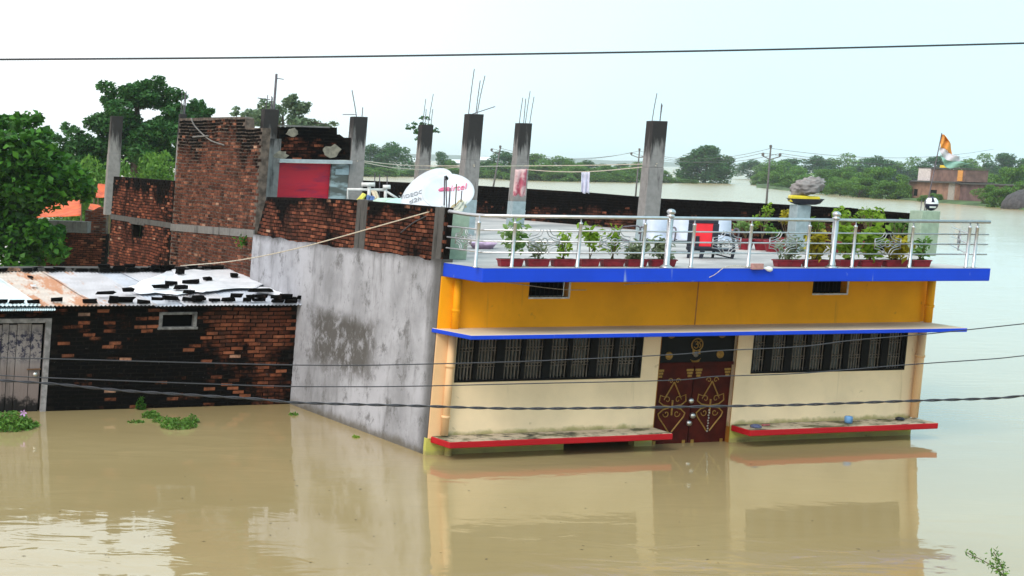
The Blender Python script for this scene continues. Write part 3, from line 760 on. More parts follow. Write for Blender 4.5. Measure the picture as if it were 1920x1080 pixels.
# ------------------------------------------------------------------ right roof parapet
RP = Frame(Vector((8.5, 38, 0)) - Vector((K * ZD, 0, 0)), Vector((-9.7, 17, 0)))
wallR = thing('black_roof_parapet', 'long blackened brick parapet along the far edge of the roof', 'wall', RP.p(0, ZD))
tl = [RP.px(x, y) for x, y in ((1702, 400), (1600, 392), (1440, 382), (1230, 372), (1100, 361), (890, 348), (690, 339))]
pol = [(tl[0][0], ZD), (tl[-1][0] + 1, ZD), (tl[-1][0] + 1, tl[-1][1])] + tl[::-1]
brick_wall(wallR, RP, pol, M['brick_dark'], M['mortar_dark'], thick=.2, proud=.012)
# ------------------------------------------------------------------ dark lower wall at far left, behind the tree
LF = Frame(Vector((at_d(85, 450, 60.5).x, 60.5, 0)), (1, -.18, 0))
lw = thing('garden_wall', 'dark brick wall with a grey coping behind the leafy tree', 'wall', LF.p(0, 1))
a0, a1 = LF.U_(40, 470), LF.U_(199, 470); zt1 = LF.Z_(120, 436)
brick_wall(lw, LF, [(a0, 1.0), (a1, 1.0), (a1, zt1), (a0, zt1)], M['brick_rear'], M['mortar_dark'], thick=.2)
q = MB(); q.fbox(LF, a0, LF.U_(165, 430), zt1 + .003, LF.Z_(120, 414), -.25, .06); q.fbox(LF, a0, LF.U_(150, 430), zt1 + .02, zt1 + .05, .06, .10); q.build('coping', M['band'], lw, bevel=.01)
L2 = Frame(LF.p(0, 0, -.6), LF.u)
lb_ = thing('broken_wall', 'short broken red brick wall stub beside the orange tarpaulins', 'wall', L2.p(L2.U_(180, 410), 3))
pol = [(L2.U_(160, 430), 2.0), (L2.U_(200, 430), 2.0)] + pp(L2, [(200, 388), (186, 388), (172, 396), (160, 394)])
brick_wall(lb_, L2, pol, M['brick_rear'], M['mortar'], thick=.2, nmax=90)

# ------------------------------------------------------------------ brick shed on the left
G0 = at_z(90, 771); G1 = at_z(551, 757)
G = Frame(G0, G1 - G0)
shed = thing('brick_shed', 'soot black brick shed with rusty tin roof standing in the water', 'shed', G.p(0, 0))
ua, ub = G.U_(-70, 700), G.U_(556, 690)
ze = G.Z_(300, 574)
dw = (ua, G.U_(91, 690), -.6, G.Z_(50, 597))
sw = (G.U_(298, 600), G.U_(369, 600), G.Z_(330, 618), G.Z_(330, 585))
_e = G.p(G.U_(556, 690), 1).dot(G.u)
M['brick_shed'] = brick_mat('sooty_brick', .33, .75, clean=(tuple(G.u), _e - 2.9, _e - .2, -.24), lo=(.09, .027, .015), mid=(.21, .062, .03), hi=(.30, .105, .052))
cores = [[(dw[1], -1.2), (sw[0], -1.2), (sw[0], ze), (dw[1], ze)], [(sw[1], -1.2), (ub, -1.2), (ub, ze), (sw[1], ze)],
         [(sw[0], -1.2), (sw[1], -1.2), (sw[1], sw[2]), (sw[0], sw[2])], [(sw[0], sw[3]), (sw[1], sw[3]), (sw[1], ze), (sw[0], ze)],
         [(ua, dw[3]), (dw[1], dw[3]), (dw[1], ze), (ua, ze)]]
brick_wall(shed, G, [(ua, -.25), (ub, -.25), (ub, ze), (ua, ze)], M['brick_shed'], M['mortar_dark'], holes=[dw, sw], cores=cores, thick=.2, proud=.016, bl=.25, bh=.082)
m = NT('weathered_door_wood'); p = m.pos(); g = m.noise(1, 6, .65, m.scale(p, (22, 22, 1.2)))
c = m.mix(g, (.30, .265, .26), (.17, .135, .125))
zz = m.n('ShaderNodeSeparateXYZ'); m.set(zz.inputs[0], p)
low = m.step(m.math('ADD', zz.outputs['Z'], m.math('MULTIPLY', m.math('SUBTRACT', m.noise(5, 5, .7), .5), .7)), .15, .34, 1, 0)
hi_ = m.math('MULTIPLY', m.step(zz.outputs['Z'], .9, 1.15), m.step(zz.outputs['Z'], 1.5, 1.75, 1, 0))
c = m.mix(m.step(zz.outputs['Z'], .7, 1.1, .55, 0), c, (.17, .115, .10))
c = m.mix(m.math('MULTIPLY', hi_, m.step(m.noise(6, 8, .8), .47, .55)), c, (.03, .028, .05))
c = m.mix(m.step(m.noise(1, 5, .7, m.scale(p, (9, 9, 1.1))), .5, .68, 0, .6), c, (.10, .08, .075))
c = m.mix(low, c, (.012, .01, .01)); m.bump(g, .4, .01); M['wood'] = m.fin(c, .85, 0, .2)
M['wood_frame'] = simple('grey_wood_frame', (.24, .22, .22), .85, 0, .35, 8)
q = MB(); ju = G.U_(80, 690)
q.fbox(G, ju, dw[1], -.6, dw[3], -.12, .03); q.fbox(G, ua, ju, dw[3] - .09, dw[3], -.12, .03)
sdoor = q.build('shed_door', M['wood_frame'], shed, bevel=.006)
xs = [-60, -20, 0, 13, 28, 55, 76]
for i in range(len(xs) - 1):
    q = MB(); z1 = dw[3] - .11 - (.02 if i % 2 else 0); q.fbox(G, G.U_(xs[i], 690) + .006, G.U_(xs[i + 1], 690) - .006, -.6, z1, -.09, -.05 + .006 * (i % 3)); q.build('plank', M['wood'], sdoor)
q = MB(); u, z = G.px(66, 692, -.03); q.fbox(G, u - .16, u + .10, z - .012, z + .012, -.03, -.0); q.build('latch', simple('rusty_iron', (.16, .08, .04), .7, .3), sdoor)
q = MB(); u, z = G.px(66, 702, 0); q.lathe([(.002, .05), (.045, .04), (.05, 0), (.03, -.03)], G.p(u, z, -.01), 10, G.n); q.build('padlock', M['silver'], sdoor, smooth=True)
# small window: frame of four pieces, dark inside
q = MB(); f_ = .055
q.fbox(G, sw[0], sw[1], sw[3] - f_, sw[3], -.16, .035); q.fbox(G, sw[0] - .02, sw[1] + .03, sw[2], sw[2] + f_, -.16, .035)
q.fbox(G, sw[0], sw[0] + f_ * 1.3, sw[2] + f_, sw[3] - f_, -.16, .03); q.fbox(G, sw[1] - f_ * 1.3, sw[1], sw[2] + f_, sw[3] - f_, -.16, .03)
wfo = q.build('window', simple('grey_frame_plaster', (.17, .165, .16), .9, 0, .5, 9), shed, bevel=.012)
q = MB(); q.fbox(G, sw[0] - .05, sw[1] + .05, sw[2] - .05, sw[3] + .05, -.34, -.3); q.build('window_recess', M['dark_room'], wfo)
q = MB(); q.fbox(G, ua, dw[1] + .05, -1.2, dw[3] + .03, -.3, -.22); q.build('door_recess', M['dark_room'], shed)
# tin roof: seven corrugated sheets running back to the left
run = SD.u * 4.9; rise = .34
def rp_(u, s, lift=0.0, over=.24): return G.p(u, ze + .03, over) + (run + UP * rise) * s + UP * lift
def tin(name, c0, rust, cover, seed):
    m = NT(name); p = m.pos(); cx = m.n('ShaderNodeCombineXYZ')
    m.set(cx.inputs[0], m.math('MULTIPLY', m.dot(p, tuple(G.u - sdir * G.u.dot(sdir))), 2.6)); m.set(cx.inputs[1], m.math('MULTIPLY', m.dot(p, tuple(sdir)), .55)); cx.inputs[2].default_value = seed * 3.7
    d = m.math('ADD', m.noise(1.0, 7, .68, cx.outputs[0], .4), m.math('MULTIPLY', m.noise(7, 5, .7), .2))
    c = m.mix(m.step(m.noise(2, 5), .35, .65), c0, tuple(x * .8 for x in c0))
    c = m.mix(m.step(d, .74 - cover, .86 - cover), c, rust); c = m.mix(m.step(d, .90 - cover, 1.0 - cover), c, (.20, .07, .025))
    return m.fin(c, .55, .0, .5)
TIN = [tin('bluish_tin', (.66, .78, .82), (.35, .16, .07), .06, 1), tin('rusty_tin', (.62, .54, .48), (.46, .20, .09), .16, 2), tin('half_rusty_tin', (.52, .51, .54), (.44, .21, .10), .10, 3), tin('grey_tin', (.50, .53, .60), (.40, .24, .14), .02, 4)]
edges = [-190, -60, 72, 183, 290, 345, 440, 576]
kinds = [0, 0, 1, 2, 3, 2, 3]
for i in range(7):
    u0, u1 = G.U_(edges[i], 572, .24), G.U_(edges[i + 1], 572, .24) + .05
    q = MB(); nw = max(8, int((u1 - u0) / .076)) * 4; vs = []; lf = .012 * (i % 2) + random.uniform(0, .006)
    for j in range(nw + 1):
        for s in (0, .35, .7, 1.0):
            vs.append(rp_(u0 + (u1 - u0) * j / nw, s, lf + .014 * math.cos(j * math.pi / 2) + .012 * math.sin(s * 7 + i)))
    q.add(vs, [(j * 4 + k, j * 4 + 4 + k, j * 4 + 5 + k, j * 4 + 1 + k) for j in range(nw) for k in range(3)])
    o = q.build('tin_sheet', TIN[kinds[i]], shed)
    so = o.modifiers.new('thick', 'SOLIDIFY'); so.thickness = .004
    if kinds[i] == 1: o['label'] = 'rusty orange tin sheet'
# extra bit of new tin over the door eave
q = MB(); vs = []; u0, u1 = G.U_(-70, 578, .3), G.U_(104, 574, .3)
for j in range(161):
    u = u0 + (u1 - u0) * j / 160; w_ = .012 * math.cos(j * math.pi / 2)
    vs += [G.p(u, ze - .03 + w_, .36), G.p(u, ze + .01 + w_, .02)]
q.add(vs, [(j * 2, j * 2 + 2, j * 2 + 3, j * 2 + 1) for j in range(160)]); o = q.build('eave_sheet', TIN[0], shed); o.modifiers.new('thick', 'SOLIDIFY').thickness = .004
# beam ends and a rough course of bricks holding the sheets down, front and back
M['loose'] = brick_mat('loose_brick', .33, 1.2, lo=(.05, .022, .016), mid=(.11, .045, .03), hi=(.28, .12, .07))
rn = random.Random(11)
def lump(c, ax, ay, az, seed):
    r_ = random.Random(seed); e = lambda: r_.uniform(.72, 1.2)
    return [c - ax * e() - ay * e(), c + ax * e() - ay * e(), c + ax * e() + ay * e(), c - ax * e() + ay * e(),
            c - ax * e() - ay * e() + az * e() * 2, c + ax * e() - ay * e() + az * e() * 2, c + ax * e() + ay * e() + az * e() * 2, c - ax * e() + ay * e() + az * e() * 2]
def course(s0, x0, x1, gap, rows, name):
    u = G.U_(x0, 572, .24); ue = G.U_(x1, 572, .24)
    while u < ue:
        L = rn.uniform(.09, .16)
        for k in range(rows):
            if rn.random() < gap: continue
            q = MB(); dirv = (G.u + G.n * rn.uniform(-.6, .6)).normalized(); c = rp_(u + L, s0 + rn.uniform(-.03, .03), .022 + .07 * k + rn.uniform(0, .02))
            q.hexa(lump(c, dirv * L, dirv.cross(UP).normalized() * .06, UP * .036, rn.randrange(9999)), 0, min(1, max(.02, rn.gauss(.45, .3))))
            q.build(name, M['loose'], shed)
        u += 2 * L + rn.uniform(.0, .05)
course(.055, -60, 180, .1, 1, 'brick'); course(.04, 180, 566, .25, 2, 'brick'); course(.085, 300, 560, .6, 1, 'brick')
course(.985, -60, 566, .05, 1, 'brick'); course(.985, 300, 540, .3, 2, 'brick')
q = MB(); q.hexa([rp_(ua - 1, 1.0, -.1), rp_(ub + .1, 1.0, -.1), rp_(ub + .1, 1.05, -.1), rp_(ua - 1, 1.05, -.1), rp_(ua - 1, 1.0, .10), rp_(ub + .1, 1.0, .10), rp_(ub + .1, 1.05, .10), rp_(ua - 1, 1.05, .10)])
q.build('back_coping', M['band_dark'], shed)
q = MB(); q.hexa([rp_(ua - 1, 1.0, -1.6), rp_(ub + .1, 1.0, -1.6), rp_(ub + .1, 1.04, -1.6), rp_(ua - 1, 1.04, -1.6), rp_(ua - 1, 1.0, -.11), rp_(ub + .1, 1.0, -.11), rp_(ub + .1, 1.04, -.11), rp_(ua - 1, 1.04, -.11)])
q.build('back_wall', M['mortar_dark'], shed)
RFn = (run.cross(G.u)).normalized()
def roof_px(x, y, lift=0.0):
    o = rp_(0, 0); nrm = G.u.cross(run + UP * rise); r = ray(x, y); t = (o - CP).dot(nrm) / r.dot(nrm); return CP + r * t + UP * lift
# wrinkled white plastic sheeting, two lapped pieces
m = NT('white_plastic'); f = m.noise(2.2, 6, .6); M['plastic'] = m.fin(m.mix(m.step(f, .4, .75), (.88, .88, .92), (.70, .71, .75)), .35, 0, .5)
def sheeting(px, lift, label, seed):
    P = [roof_px(x, y, lift) for x, y in px]; P = bez(P + [P[0]], 4)[:-1]; c = sum(P, Vector()) / len(P); rn_ = random.Random(seed)
    P = [c + (v - c) * rn_.uniform(.95, 1.05) for v in P]; q = MB(); vs = [c]; RN = 9; n = len(P)
    for k in range(1, RN + 1):
        for i, v in enumerate(P):
            w_ = c + (v - c) * (k / RN); nz = mnoise.noise(w_ * 2.3) * .02 + mnoise.noise(w_ * 6.0) * .016 + mnoise.noise(w_ * 13.0) * .010
            vs.append(w_ + UP * (nz + .03))
    fs = [(0, 1 + i, 1 + (i + 1) % n) for i in range(n)] + [(1 + (k - 1) * n + i, 1 + k * n + i, 1 + k * n + (i + 1) % n, 1 + (k - 1) * n + (i + 1) % n) for k in range(1, RN) for i in range(n)]
    q.add(vs, fs); o = q.build('plastic_sheet', M['plastic'], None, True, origin=c); o.modifiers.new('thick', 'SOLIDIFY').thickness = .004
    tag(o, label, 'plastic sheet', 'white plastic sheets on the shed roof')
sheeting([(318, 512), (360, 511), (410, 509), (450, 518), (487, 531), (488, 545), (440, 548), (400, 553), (372, 556), (340, 540)], .05, 'larger white plastic sheet weighed down by bricks on the shed roof', 1)
sheeting([(243, 543), (262, 534), (300, 520), (322, 512), (345, 540), (372, 552), (340, 557), (300, 555), (262, 556)], .03, 'smaller white plastic sheet beside the rusty tin roof sheets', 2)
sheeting([(482, 542), (520, 548), (560, 558), (540, 561), (500, 556), (476, 552)], .03, 'narrow white plastic strip at the shed roof corner by grey wall', 3)
def loose(x, y, lx, rot, label, tn, ly=.075, hz=.04):
    c = roof_px(x, y, .09); q = MB(); a = (G.u * math.cos(rot) + G.n * math.sin(rot)); b = a.cross(Vector((0, 0, 1)))
    q.hexa(lump(Vector(), a * lx, b * ly, Vector((0, 0, hz)), int(x * 7 + y)), 0, tn)
    o = q.build('loose_brick', M['loose'], None, origin=(0, 0, 0), bevel=.008); o.location = c; tag(o, label, 'brick', 'loose bricks on the shed roof')
loose(337, 521, .09, 1.3, 'black brick standing askew at the end of the thin rope', .1, hz=.07)
loose(357, 539, .17, .12, 'long black brick near the middle of the larger white sheet', .05)
loose(389, 533, .09, -.3, 'small black brick bit right of centre on the white sheet', .1)
loose(438, 527, .085, .05, 'reddish brown brick on the right of the white sheet', .85)
loose(301, 548, .17, -.1, 'long black brick on the left smaller white sheet', .03)
loose(320, 542, .13, -.7, 'brown black brick lying slanted above two others on white sheet', .4)
loose(339, 550, .14, -.35, 'black brick slanted below the brown one on white sheet', .1)
loose(354, 558, .11, -.5, 'black brick lowest of the pile at the white sheet edge', .1)
loose(240, 555, .11, -.2, 'dark red brick lying on the rusty tin edge', .3)
loose(197, 560, .19, .02, 'long flat black brick on the eave of the rusty tin', .03, hz=.03)
loose(487, 555, .24, .03, 'large dark slab of brick lying near the white strip', .3, .1)
# bird droppings-white scrap on the rusty sheet
c = roof_px(62, 540, .04); q = MB(); q.hexa(lump(Vector(), G.u * .06, G.n * .09, Vector((0, 0, .012)), 3)); o = q.build('paper_scrap', M['plastic'], None, origin=(0, 0, 0)); o.location = c; tag(o, 'white scrap lying on the rusty tin sheet', 'scrap')
c = roof_px(57, 524, .04); q = MB(); q.hexa(lump(Vector(), G.u * .05, G.n * .10, Vector((0, 0, .02)), 5)); o = q.build('stone_chip', M['loose'], None, origin=(0, 0, 0)); o.location = c; tag(o, 'dark chip of stone lying on the rusty tin sheet', 'stone')

# ------------------------------------------------------------------ stainless railing
NR = NF - .14
def rz(y, x=1100, n=NR): return F.Z_(x, y, n)
uA, uB_ = F.U_(908, 450, NR), F.U_(1838, 450, NR)
uL = F.U_(838, 450, .12); 
rail = thing('steel_railing', 'stainless steel railing with round knobs along the front roof edge', 'railing', F.p(uA, ZD, NR))
zH = rz(407); zr3 = [rz(433), rz(453.5), rz(474)]
cor = lambda z: F.p(uA, z, NR)
lft = lambda z: F.p(uL, z, .12)
uE = F.U_(1857, 412, NR)
q = MB(); q.tube(bez([lft(zH + .03), F.p(uA * .5 + uL * .5, zH, NR * .5 + .1), cor(zH)], 3) + [F.p(uE, zH, NR)], .032, 10); q.build('top_rail', M['steel'], rail, smooth=True)
for z in zr3:
    q = MB(); q.tube([lft(z + .01), cor(z), F.p(uE, z, NR)], .014, 8); q.build('rail', M['steel'], rail, smooth=True)
def post(x, r, ztop, knob, n=NR, u=None):
    u = F.U_(x, 490, n) if u is None else u
    q = MB(); b = F.p(u, ZD, n)
    if knob: q.lathe([(r * 2.3, 0), (r * 2.2, .015), (r * 1.25, .05), (r, .06), (r, ztop - ZD)], b, 12, UP)
    else: q.lathe([(r * 1.5, 0), (r * 1.3, .02), (r, .03), (r, ztop - ZD), (r * 1.15, ztop - ZD + .01), (r * 1.1, ztop - ZD + .03), (r * .4, ztop - ZD + .04), (r * .4, zH - ZD)], b, 10, UP)
    o = q.build('post', M['steel'], rail, smooth=True)
    if knob:
        h = ztop - ZD; k = r * 1.05
        q = MB(); q.lathe([(k, h), (k * 1.25, h + .02), (k * 1.25, h + .04), (k * .7, h + .05), (k * 1.2, h + .075), (k * 1.4, h + .10), (k * 1.25, h + .125), (k * .7, h + .15), (.003, h + .155)], b, 14, UP)
        q.build('knob', M['steel'], o, smooth=True)
for x in (892, 960, 1083, 1204, 1296, 1403, 1512, 1598, 1706): post(x, .032, rz(421), False)
for x in (1250, 1560): post(x, .055, rz(406), True)
for x in (1812, 1826): post(x, .034, rz(420), False)
# return along the right end: rails going back to the green pillar
pil = at_z(1735, 481, ZD)
for z in zr3:
    q = MB(); q.tube([F.p(F.U_(1818, 450, NR), z, NR), Vector((pil.x + .3, pil.y, 0)) + UP * z], .012, 8); q.build('return_rail', M['steel'], rail, smooth=True)
def ornament(c, ax, k=1.0):
    g = MB()
    P = lambda a, b: c + ax * (a * k) + UP * (b * k)
    for s in (-1, 1):
        for t_ in (-1, 1):
            g.tube(bez([P(s * .28, t_ * .03), P(s * .18, t_ * .06), P(s * .08, t_ * .10), P(s * .03, t_ * .20)], 4), .009, 5)
            g.tube(bez([P(s * .27, t_ * .09), P(s * .16, t_ * .11), P(s * .10, t_ * .17), P(s * .08, t_ * .22)], 4), .008, 5)
            g.tube(bez([P(s * .05, t_ * .03), P(s * .12, t_ * .05), P(s * .18, t_ * .015), P(s * .27, t_ * .01)], 4), .008, 5)
        g.tube([P(s * .28, -.10), P(s * .28, .10)], .010, 5)
    g.tube([P(.06 * math.cos(i * .524), .06 * math.sin(i * .524)) for i in range(13)], .010, 5, cap=False)
    return g.build('scroll_ornament', M['steel_dull'], rail, smooth=True)
zo = zr3[1]
for x in (1020, 1152, 1362, 1468, 1664): ornament(F.p(F.U_(x, 455, NR), zo, NR + .01), F.u)
mid = lft(zo) * .55 + cor(zo) * .45
ornament(mid, (cor(zo) - lft(zo)).normalized(), .9)
e0 = F.p(F.U_(1818, 450, NR), zo, NR); e1_ = Vector((pil.x + .3, pil.y, 0)) + UP * zo
ornament(e0 * .45 + e1_ * .55, (e1_ - e0).normalized(), 1.0)

# ------------------------------------------------------------------ plants
def leaves(name, mat, C, size, asp=.5, up=.3, tone=None, parent=None, rnd=None, bend=True, label=None, loc=None):
    """C: (N,3) leaf centres; each leaf a bent four-sided blade."""
    rs = np.random.RandomState(rnd or 1); N = len(C)
    nrm = rs.normal(size=(N, 3)); nrm[:, 2] = np.abs(nrm[:, 2]) + up; nrm /= np.linalg.norm(nrm, axis=1)[:, None]
    a = rs.normal(size=(N, 3)); a -= nrm * (a * nrm).sum(1)[:, None]; a /= np.linalg.norm(a, axis=1)[:, None]
    b = np.cross(nrm, a); s = size * rs.uniform(.6, 1.35, N)[:, None]
    P = np.empty((N, 4, 3))
    P[:, 0] = C - a * s; P[:, 1] = C + b * s * asp + nrm * s * .12; P[:, 2] = C + a * s - nrm * s * .25; P[:, 3] = C - b * s * asp + nrm * s * .12
    me = bpy.data.meshes.new(name)
    me.vertices.add(N * 4); me.vertices.foreach_set('co', P.reshape(-1))
    me.loops.add(N * 4); me.loops.foreach_set('vertex_index', np.arange(N * 4, dtype=np.int32))
    me.polygons.add(N); me.polygons.foreach_set('loop_start', np.arange(0, N * 4, 4, dtype=np.int32))
    at = me.attributes.new('tone', 'FLOAT', 'FACE')
    at.data.foreach_set('value', (np.clip(rs.normal(.5, .25, N), 0, 1) if tone is None else np.clip(tone + rs.normal(0, .15, N), 0, 1)).astype(np.float32))
    me.materials.append(mat); me.update(); me.validate()
    o = bpy.data.objects.new(name, me); COL.objects.link(o)
    if parent: o.parent = parent; ORG[o.name] = ORG[parent.name]
    return o
def clumps(rs, cents, rads, n, shell=.55):
    out = []
    w_ = np.array([r[0] * r[1] * r[2] for r in rads]) ** .67; w_ = w_ / w_.sum()
    for c, r, k in zip(cents, rads, w_):
        m_ = max(6, int(n * k)); d = rs.normal(size=(m_, 3)); d /= np.linalg.norm(d, axis=1)[:, None]
        rr = rs.uniform(shell ** 3, 1, m_) ** (1 / 3); out.append(np.array(c) + d * rr[:, None] * np.array(r))
    return np.concatenate(out)
M['leaf_near'] = leaf_mat('broad_leaf', (.008, .045, .005), (.085, .26, .022), .3)
M['leaf_dark'] = leaf_mat('dark_leaf', (.014, .07, .014), (.07, .20, .042), .3)
M['leaf_mid'] = leaf_mat('mid_leaf', (.055, .15, .022), (.18, .34, .05), .35)
M['leaf_pale'] = leaf_mat('pale_leaf', (.09, .15, .08), (.19, .27, .14), .3)
M['leaf_lime'] = leaf_mat('lime_leaf', (.13, .25, .02), (.32, .48, .04), .4)
M['leaf_fresh'] = leaf_mat('fresh_leaf', (.12, .24, .06), (.32, .46, .16), .4)
M['leaf_yellow'] = leaf_mat('yellow_leaf', (.20, .19, .012), (.55, .46, .02), .3)
M['leaf_grey'] = leaf_mat('silvery_leaf', (.12, .17, .08), (.34, .40, .24), .3)

def tree_proto(seed, nleaf, ls, mat, wide=1.0, trunk=.22, flat=.8, name='tree', limbs=7, lobes=26, ragged=.0):
    """Unit tree: total height 1, crown half-width about .5*wide."""
    rs = np.random.RandomState(seed); cents = []; rads = []
    for i in range(lobes):
        th = rs.uniform(0, 2 * math.pi); hh = rs.uniform(0, 1); k = math.sqrt(max(0, 1 - (hh * 1.05 - .30) ** 2 * 1.5))
        rr = .42 * wide * k * math.sqrt(rs.uniform(.15, 1)); r_ = rs.uniform(.10, .20)
        cents.append((rr * math.cos(th), rr * math.sin(th), trunk + .10 + hh * (1 - trunk - .24))); rads.append((r_ * wide * 1.15, r_ * wide * 1.15, r_ * flat))
    for i in range(int(ragged)):
        th = rs.uniform(0, 2 * math.pi); cents.append((.5 * wide * math.cos(th), .5 * wide * math.sin(th), rs.uniform(trunk + .05, .9))); rads.append((.06 * wide, .06 * wide, .04))
    C = clumps(rs, cents, rads, nleaf, .35)
    q = MB(); top = Vector((rs.uniform(-.03, .03), 0, trunk + .18))
    q.tube(bez([(0, 0, -.06), (rs.uniform(-.01, .01), 0, trunk * .6), top], 4), [.026 - .0012 * i for i in range(9)], 7)
    for i in range(limbs):
        c = Vector(cents[i * len(cents) // limbs]); q.tube(bez([top - Vector((0, 0, .12 * (i % 3) * .5)), (top + c) * .5 + Vector((0, 0, -.03)), c], 3), [.013, .012, .010, .008, .007, .005, .004], 5)
    tm = q.mesh('trunk', M['bark'], smooth=True)
    return C, tm, ls, mat, seed
def mk(nm, proto):
    C, tm, ls, mat, seed = proto
    o = leaves('crown', mat, C, ls, .55, .35, rnd=seed); me = o.data; bpy.data.objects.remove(o); return me, tm
def place_tree(pr, foot, h, wd, label, cat='tree', name='tree', rot=0.0, group=None):
    t = thing(name, label, cat, foot, group); t.scale = (wd, wd, h); t.rotation_euler = (0, 0, rot)
    for nm, me in (('crown', pr[0]), ('trunk', pr[1])):
        o = bpy.data.objects.new(nm, me); COL.objects.link(o); o.parent = t
    return t
P_dense = [mk('d', tree_proto(s, 5200, .027, M['leaf_dark'], 1.0, -.02, flat=.75)) for s in (21, 22, 23)]
P_mid = [mk('m', tree_proto(s, 4800, .029, M['leaf_mid'], 1.0, -.06, flat=.85)) for s in (31, 32, 33)]
P_pale = [mk('p', tree_proto(s, 2600, .022, M['leaf_pale'], 1.0, .1, ragged=8)) for s in (41, 42)]
P_lone = mk('l', tree_proto(55, 13000, .024, M['leaf_dark'], .86, -.05, lobes=70, flat=.72))
P_bush = [mk('b', tree_proto(s, 3600, .038, M['leaf_mid'], 1.0, -.1, flat=.95, limbs=4)) for s in (61, 62)]
def far(pr, xc, ybase, ytop, wpx, label, cat='tree', name='tree', d=None, rot=0, group=None):
    if d is None: p = at_z(xc, ybase, 0)
    else: p = at_d(xc, ybase, d); p.z = 0
    d_ = p.y; top = at_d(xc, ytop, d_).z
    return place_tree(pr, p, max(1.0, top + .0), wpx * d_ / FPX, label, cat, name, rot, group)
# the big ones on the left: crowns built lobe by lobe
def px_tree(label, mat, d, lobes, n, ls, trunks, seed, shell=.3):
    rs = np.random.RandomState(seed); k = d / FPX; cents = []; rads = []
    x0 = trunks[0][0][0][0]; b = at_d(x0, 400, d); t = thing('tree', label, 'tree', Vector((b.x, d, 0)))
    for (x, y, r_) in lobes:
        p = at_d(x, y, d + rs.uniform(-1, 1) * r_ * k * 1.2)
        for j in range(3):
            e = Vector(rs.normal(0, .42, 3)) * r_ * k; cents.append(tuple(p + e - ORG[t.name])); rads.append((r_ * k * .62, r_ * k * .62, r_ * k * .42))
    leaves('crown', mat, clumps(rs, cents, rads, n, shell), ls, .55, .45, parent=t, rnd=seed)
    q = MB()
    for path, r0 in trunks:
        P = bez([at_d(x, y, d) if y < 900 else Vector((at_d(x, 400, d).x, d, -.3)) for x, y in path], 5); q.tube(P, [r0 * (1 - .7 * i / len(P)) for i in range(len(P))], 7)
    q.build('trunk', M['bark'], t, smooth=True); return t
px_tree('tall dark green tree with layered crown rising behind the far left column', M['leaf_dark'], 105, [(255, 170, 34), (222, 178, 30), (295, 180, 32), (198, 188, 18), (332, 196, 18), (262, 200, 36), (318, 208, 24), (235, 235, 44), (185, 245, 42), (150, 262, 30), (295, 238, 50), (275, 275, 60), (210, 285, 60), (330, 275, 50), (128, 250, 16), (135, 285, 30), (345, 225, 30), (250, 180, 30), (280, 165, 24), (240, 215, 40), (200, 215, 30), (300, 205, 36), (170, 268, 40), (240, 260, 55), (300, 262, 50), (360, 262, 40), (230, 300, 50), (290, 300, 50), (140, 305, 40), (168, 325, 40), (205, 322, 45), (120, 276, 20)], 34000, .14, [(((250, 999), (252, 330), (258, 240), (256, 190)), .35), (((255, 280), (300, 230), (330, 200)), .14), (((255, 270), (215, 220), (198, 190)), .14)], 5)
px_tree('dark round tree top just behind the tall brick wall edge', M['leaf_dark'], 112, [(362, 208, 22), (385, 216, 14), (340, 212, 24), (365, 240, 34), (335, 250, 30), (350, 222, 24)], 5000, .16, [(((360, 999), (362, 300), (362, 220)), .25)], 6)
px_tree('pale thin leaved tree behind the roof hut', M['leaf_pale'], 170, [(468, 215, 24), (505, 205, 28), (545, 203, 28), (572, 216, 24), (600, 230, 16), (622, 234, 9), (446, 211, 11), (548, 190, 15), (500, 235, 34), (560, 235, 34), (575, 198, 10)], 4200, .22, [(((530, 999), (532, 300), (530, 215)), .3), (((531, 260), (490, 225), (460, 212)), .12), (((531, 260), (570, 230), (615, 233)), .12)], 7, .2)
GB = 'bright bushes behind the left brick walls'
for i, (x, yt, wp, dd) in enumerate(((150, 300, 150, 82), (180, 292, 120, 80), (225, 288, 130, 83), (270, 282, 120, 85), (310, 284, 120, 82), (345, 292, 100, 84))):
    far(P_mid[i % 3], x, 0, yt, wp, ['bright bush lowest at left beside the leafy tree edge', 'bright bush left of the far left column', 'bright bush directly behind the far left column', 'bright bush just right of the far left column', 'bright bush midway between far left column and tall wall', 'bright bush partly hidden by the tall brick wall'][i], 'bush', 'bush', dd, i * 1.3, GB)
far(P_mid[1], 60, 0, 246, 120, 'hazy green tree at far left behind the leafy tree', d=260, rot=2)
far(P_mid[2], 115, 0, 266, 60, 'small hazy tree far off left of the dark spreading tree', d=300, rot=4)
# across the water, left to right
far(P_dense[0], 732, 329, 261, 98, 'broad umbrella crowned tree across the water right of the hut', rot=3)
far(P_dense[1], 700, 328, 268, 60, 'loose crowned tree beside the hut column across the water', rot=5)
far(P_dense[2], 828, 328, 281, 42, 'small round dark tree between the two columns behind the dishes', rot=1)
far(P_mid[0], 852, 329, 300, 50, 'low green tree left of the tallest column across the water', rot=2)
px_tree('wispy thin tree whose sprigs show either side of a column', M['leaf_dark'], 130, [(768, 235, 6), (778, 238, 7), (786, 246, 8), (783, 258, 6), (790, 232, 7), (808, 240, 7), (814, 244, 5), (822, 248, 3), (764, 240, 4), (798, 230, 8), (787, 270, 5)], 420, .12, [(((796, 999), (796, 300), (797, 235)), .13), (((796, 280), (786, 255), (768, 236)), .05), (((796, 275), (808, 250), (822, 247)), .04)], 8, .1)
GS = 'low bushes along the far shore'
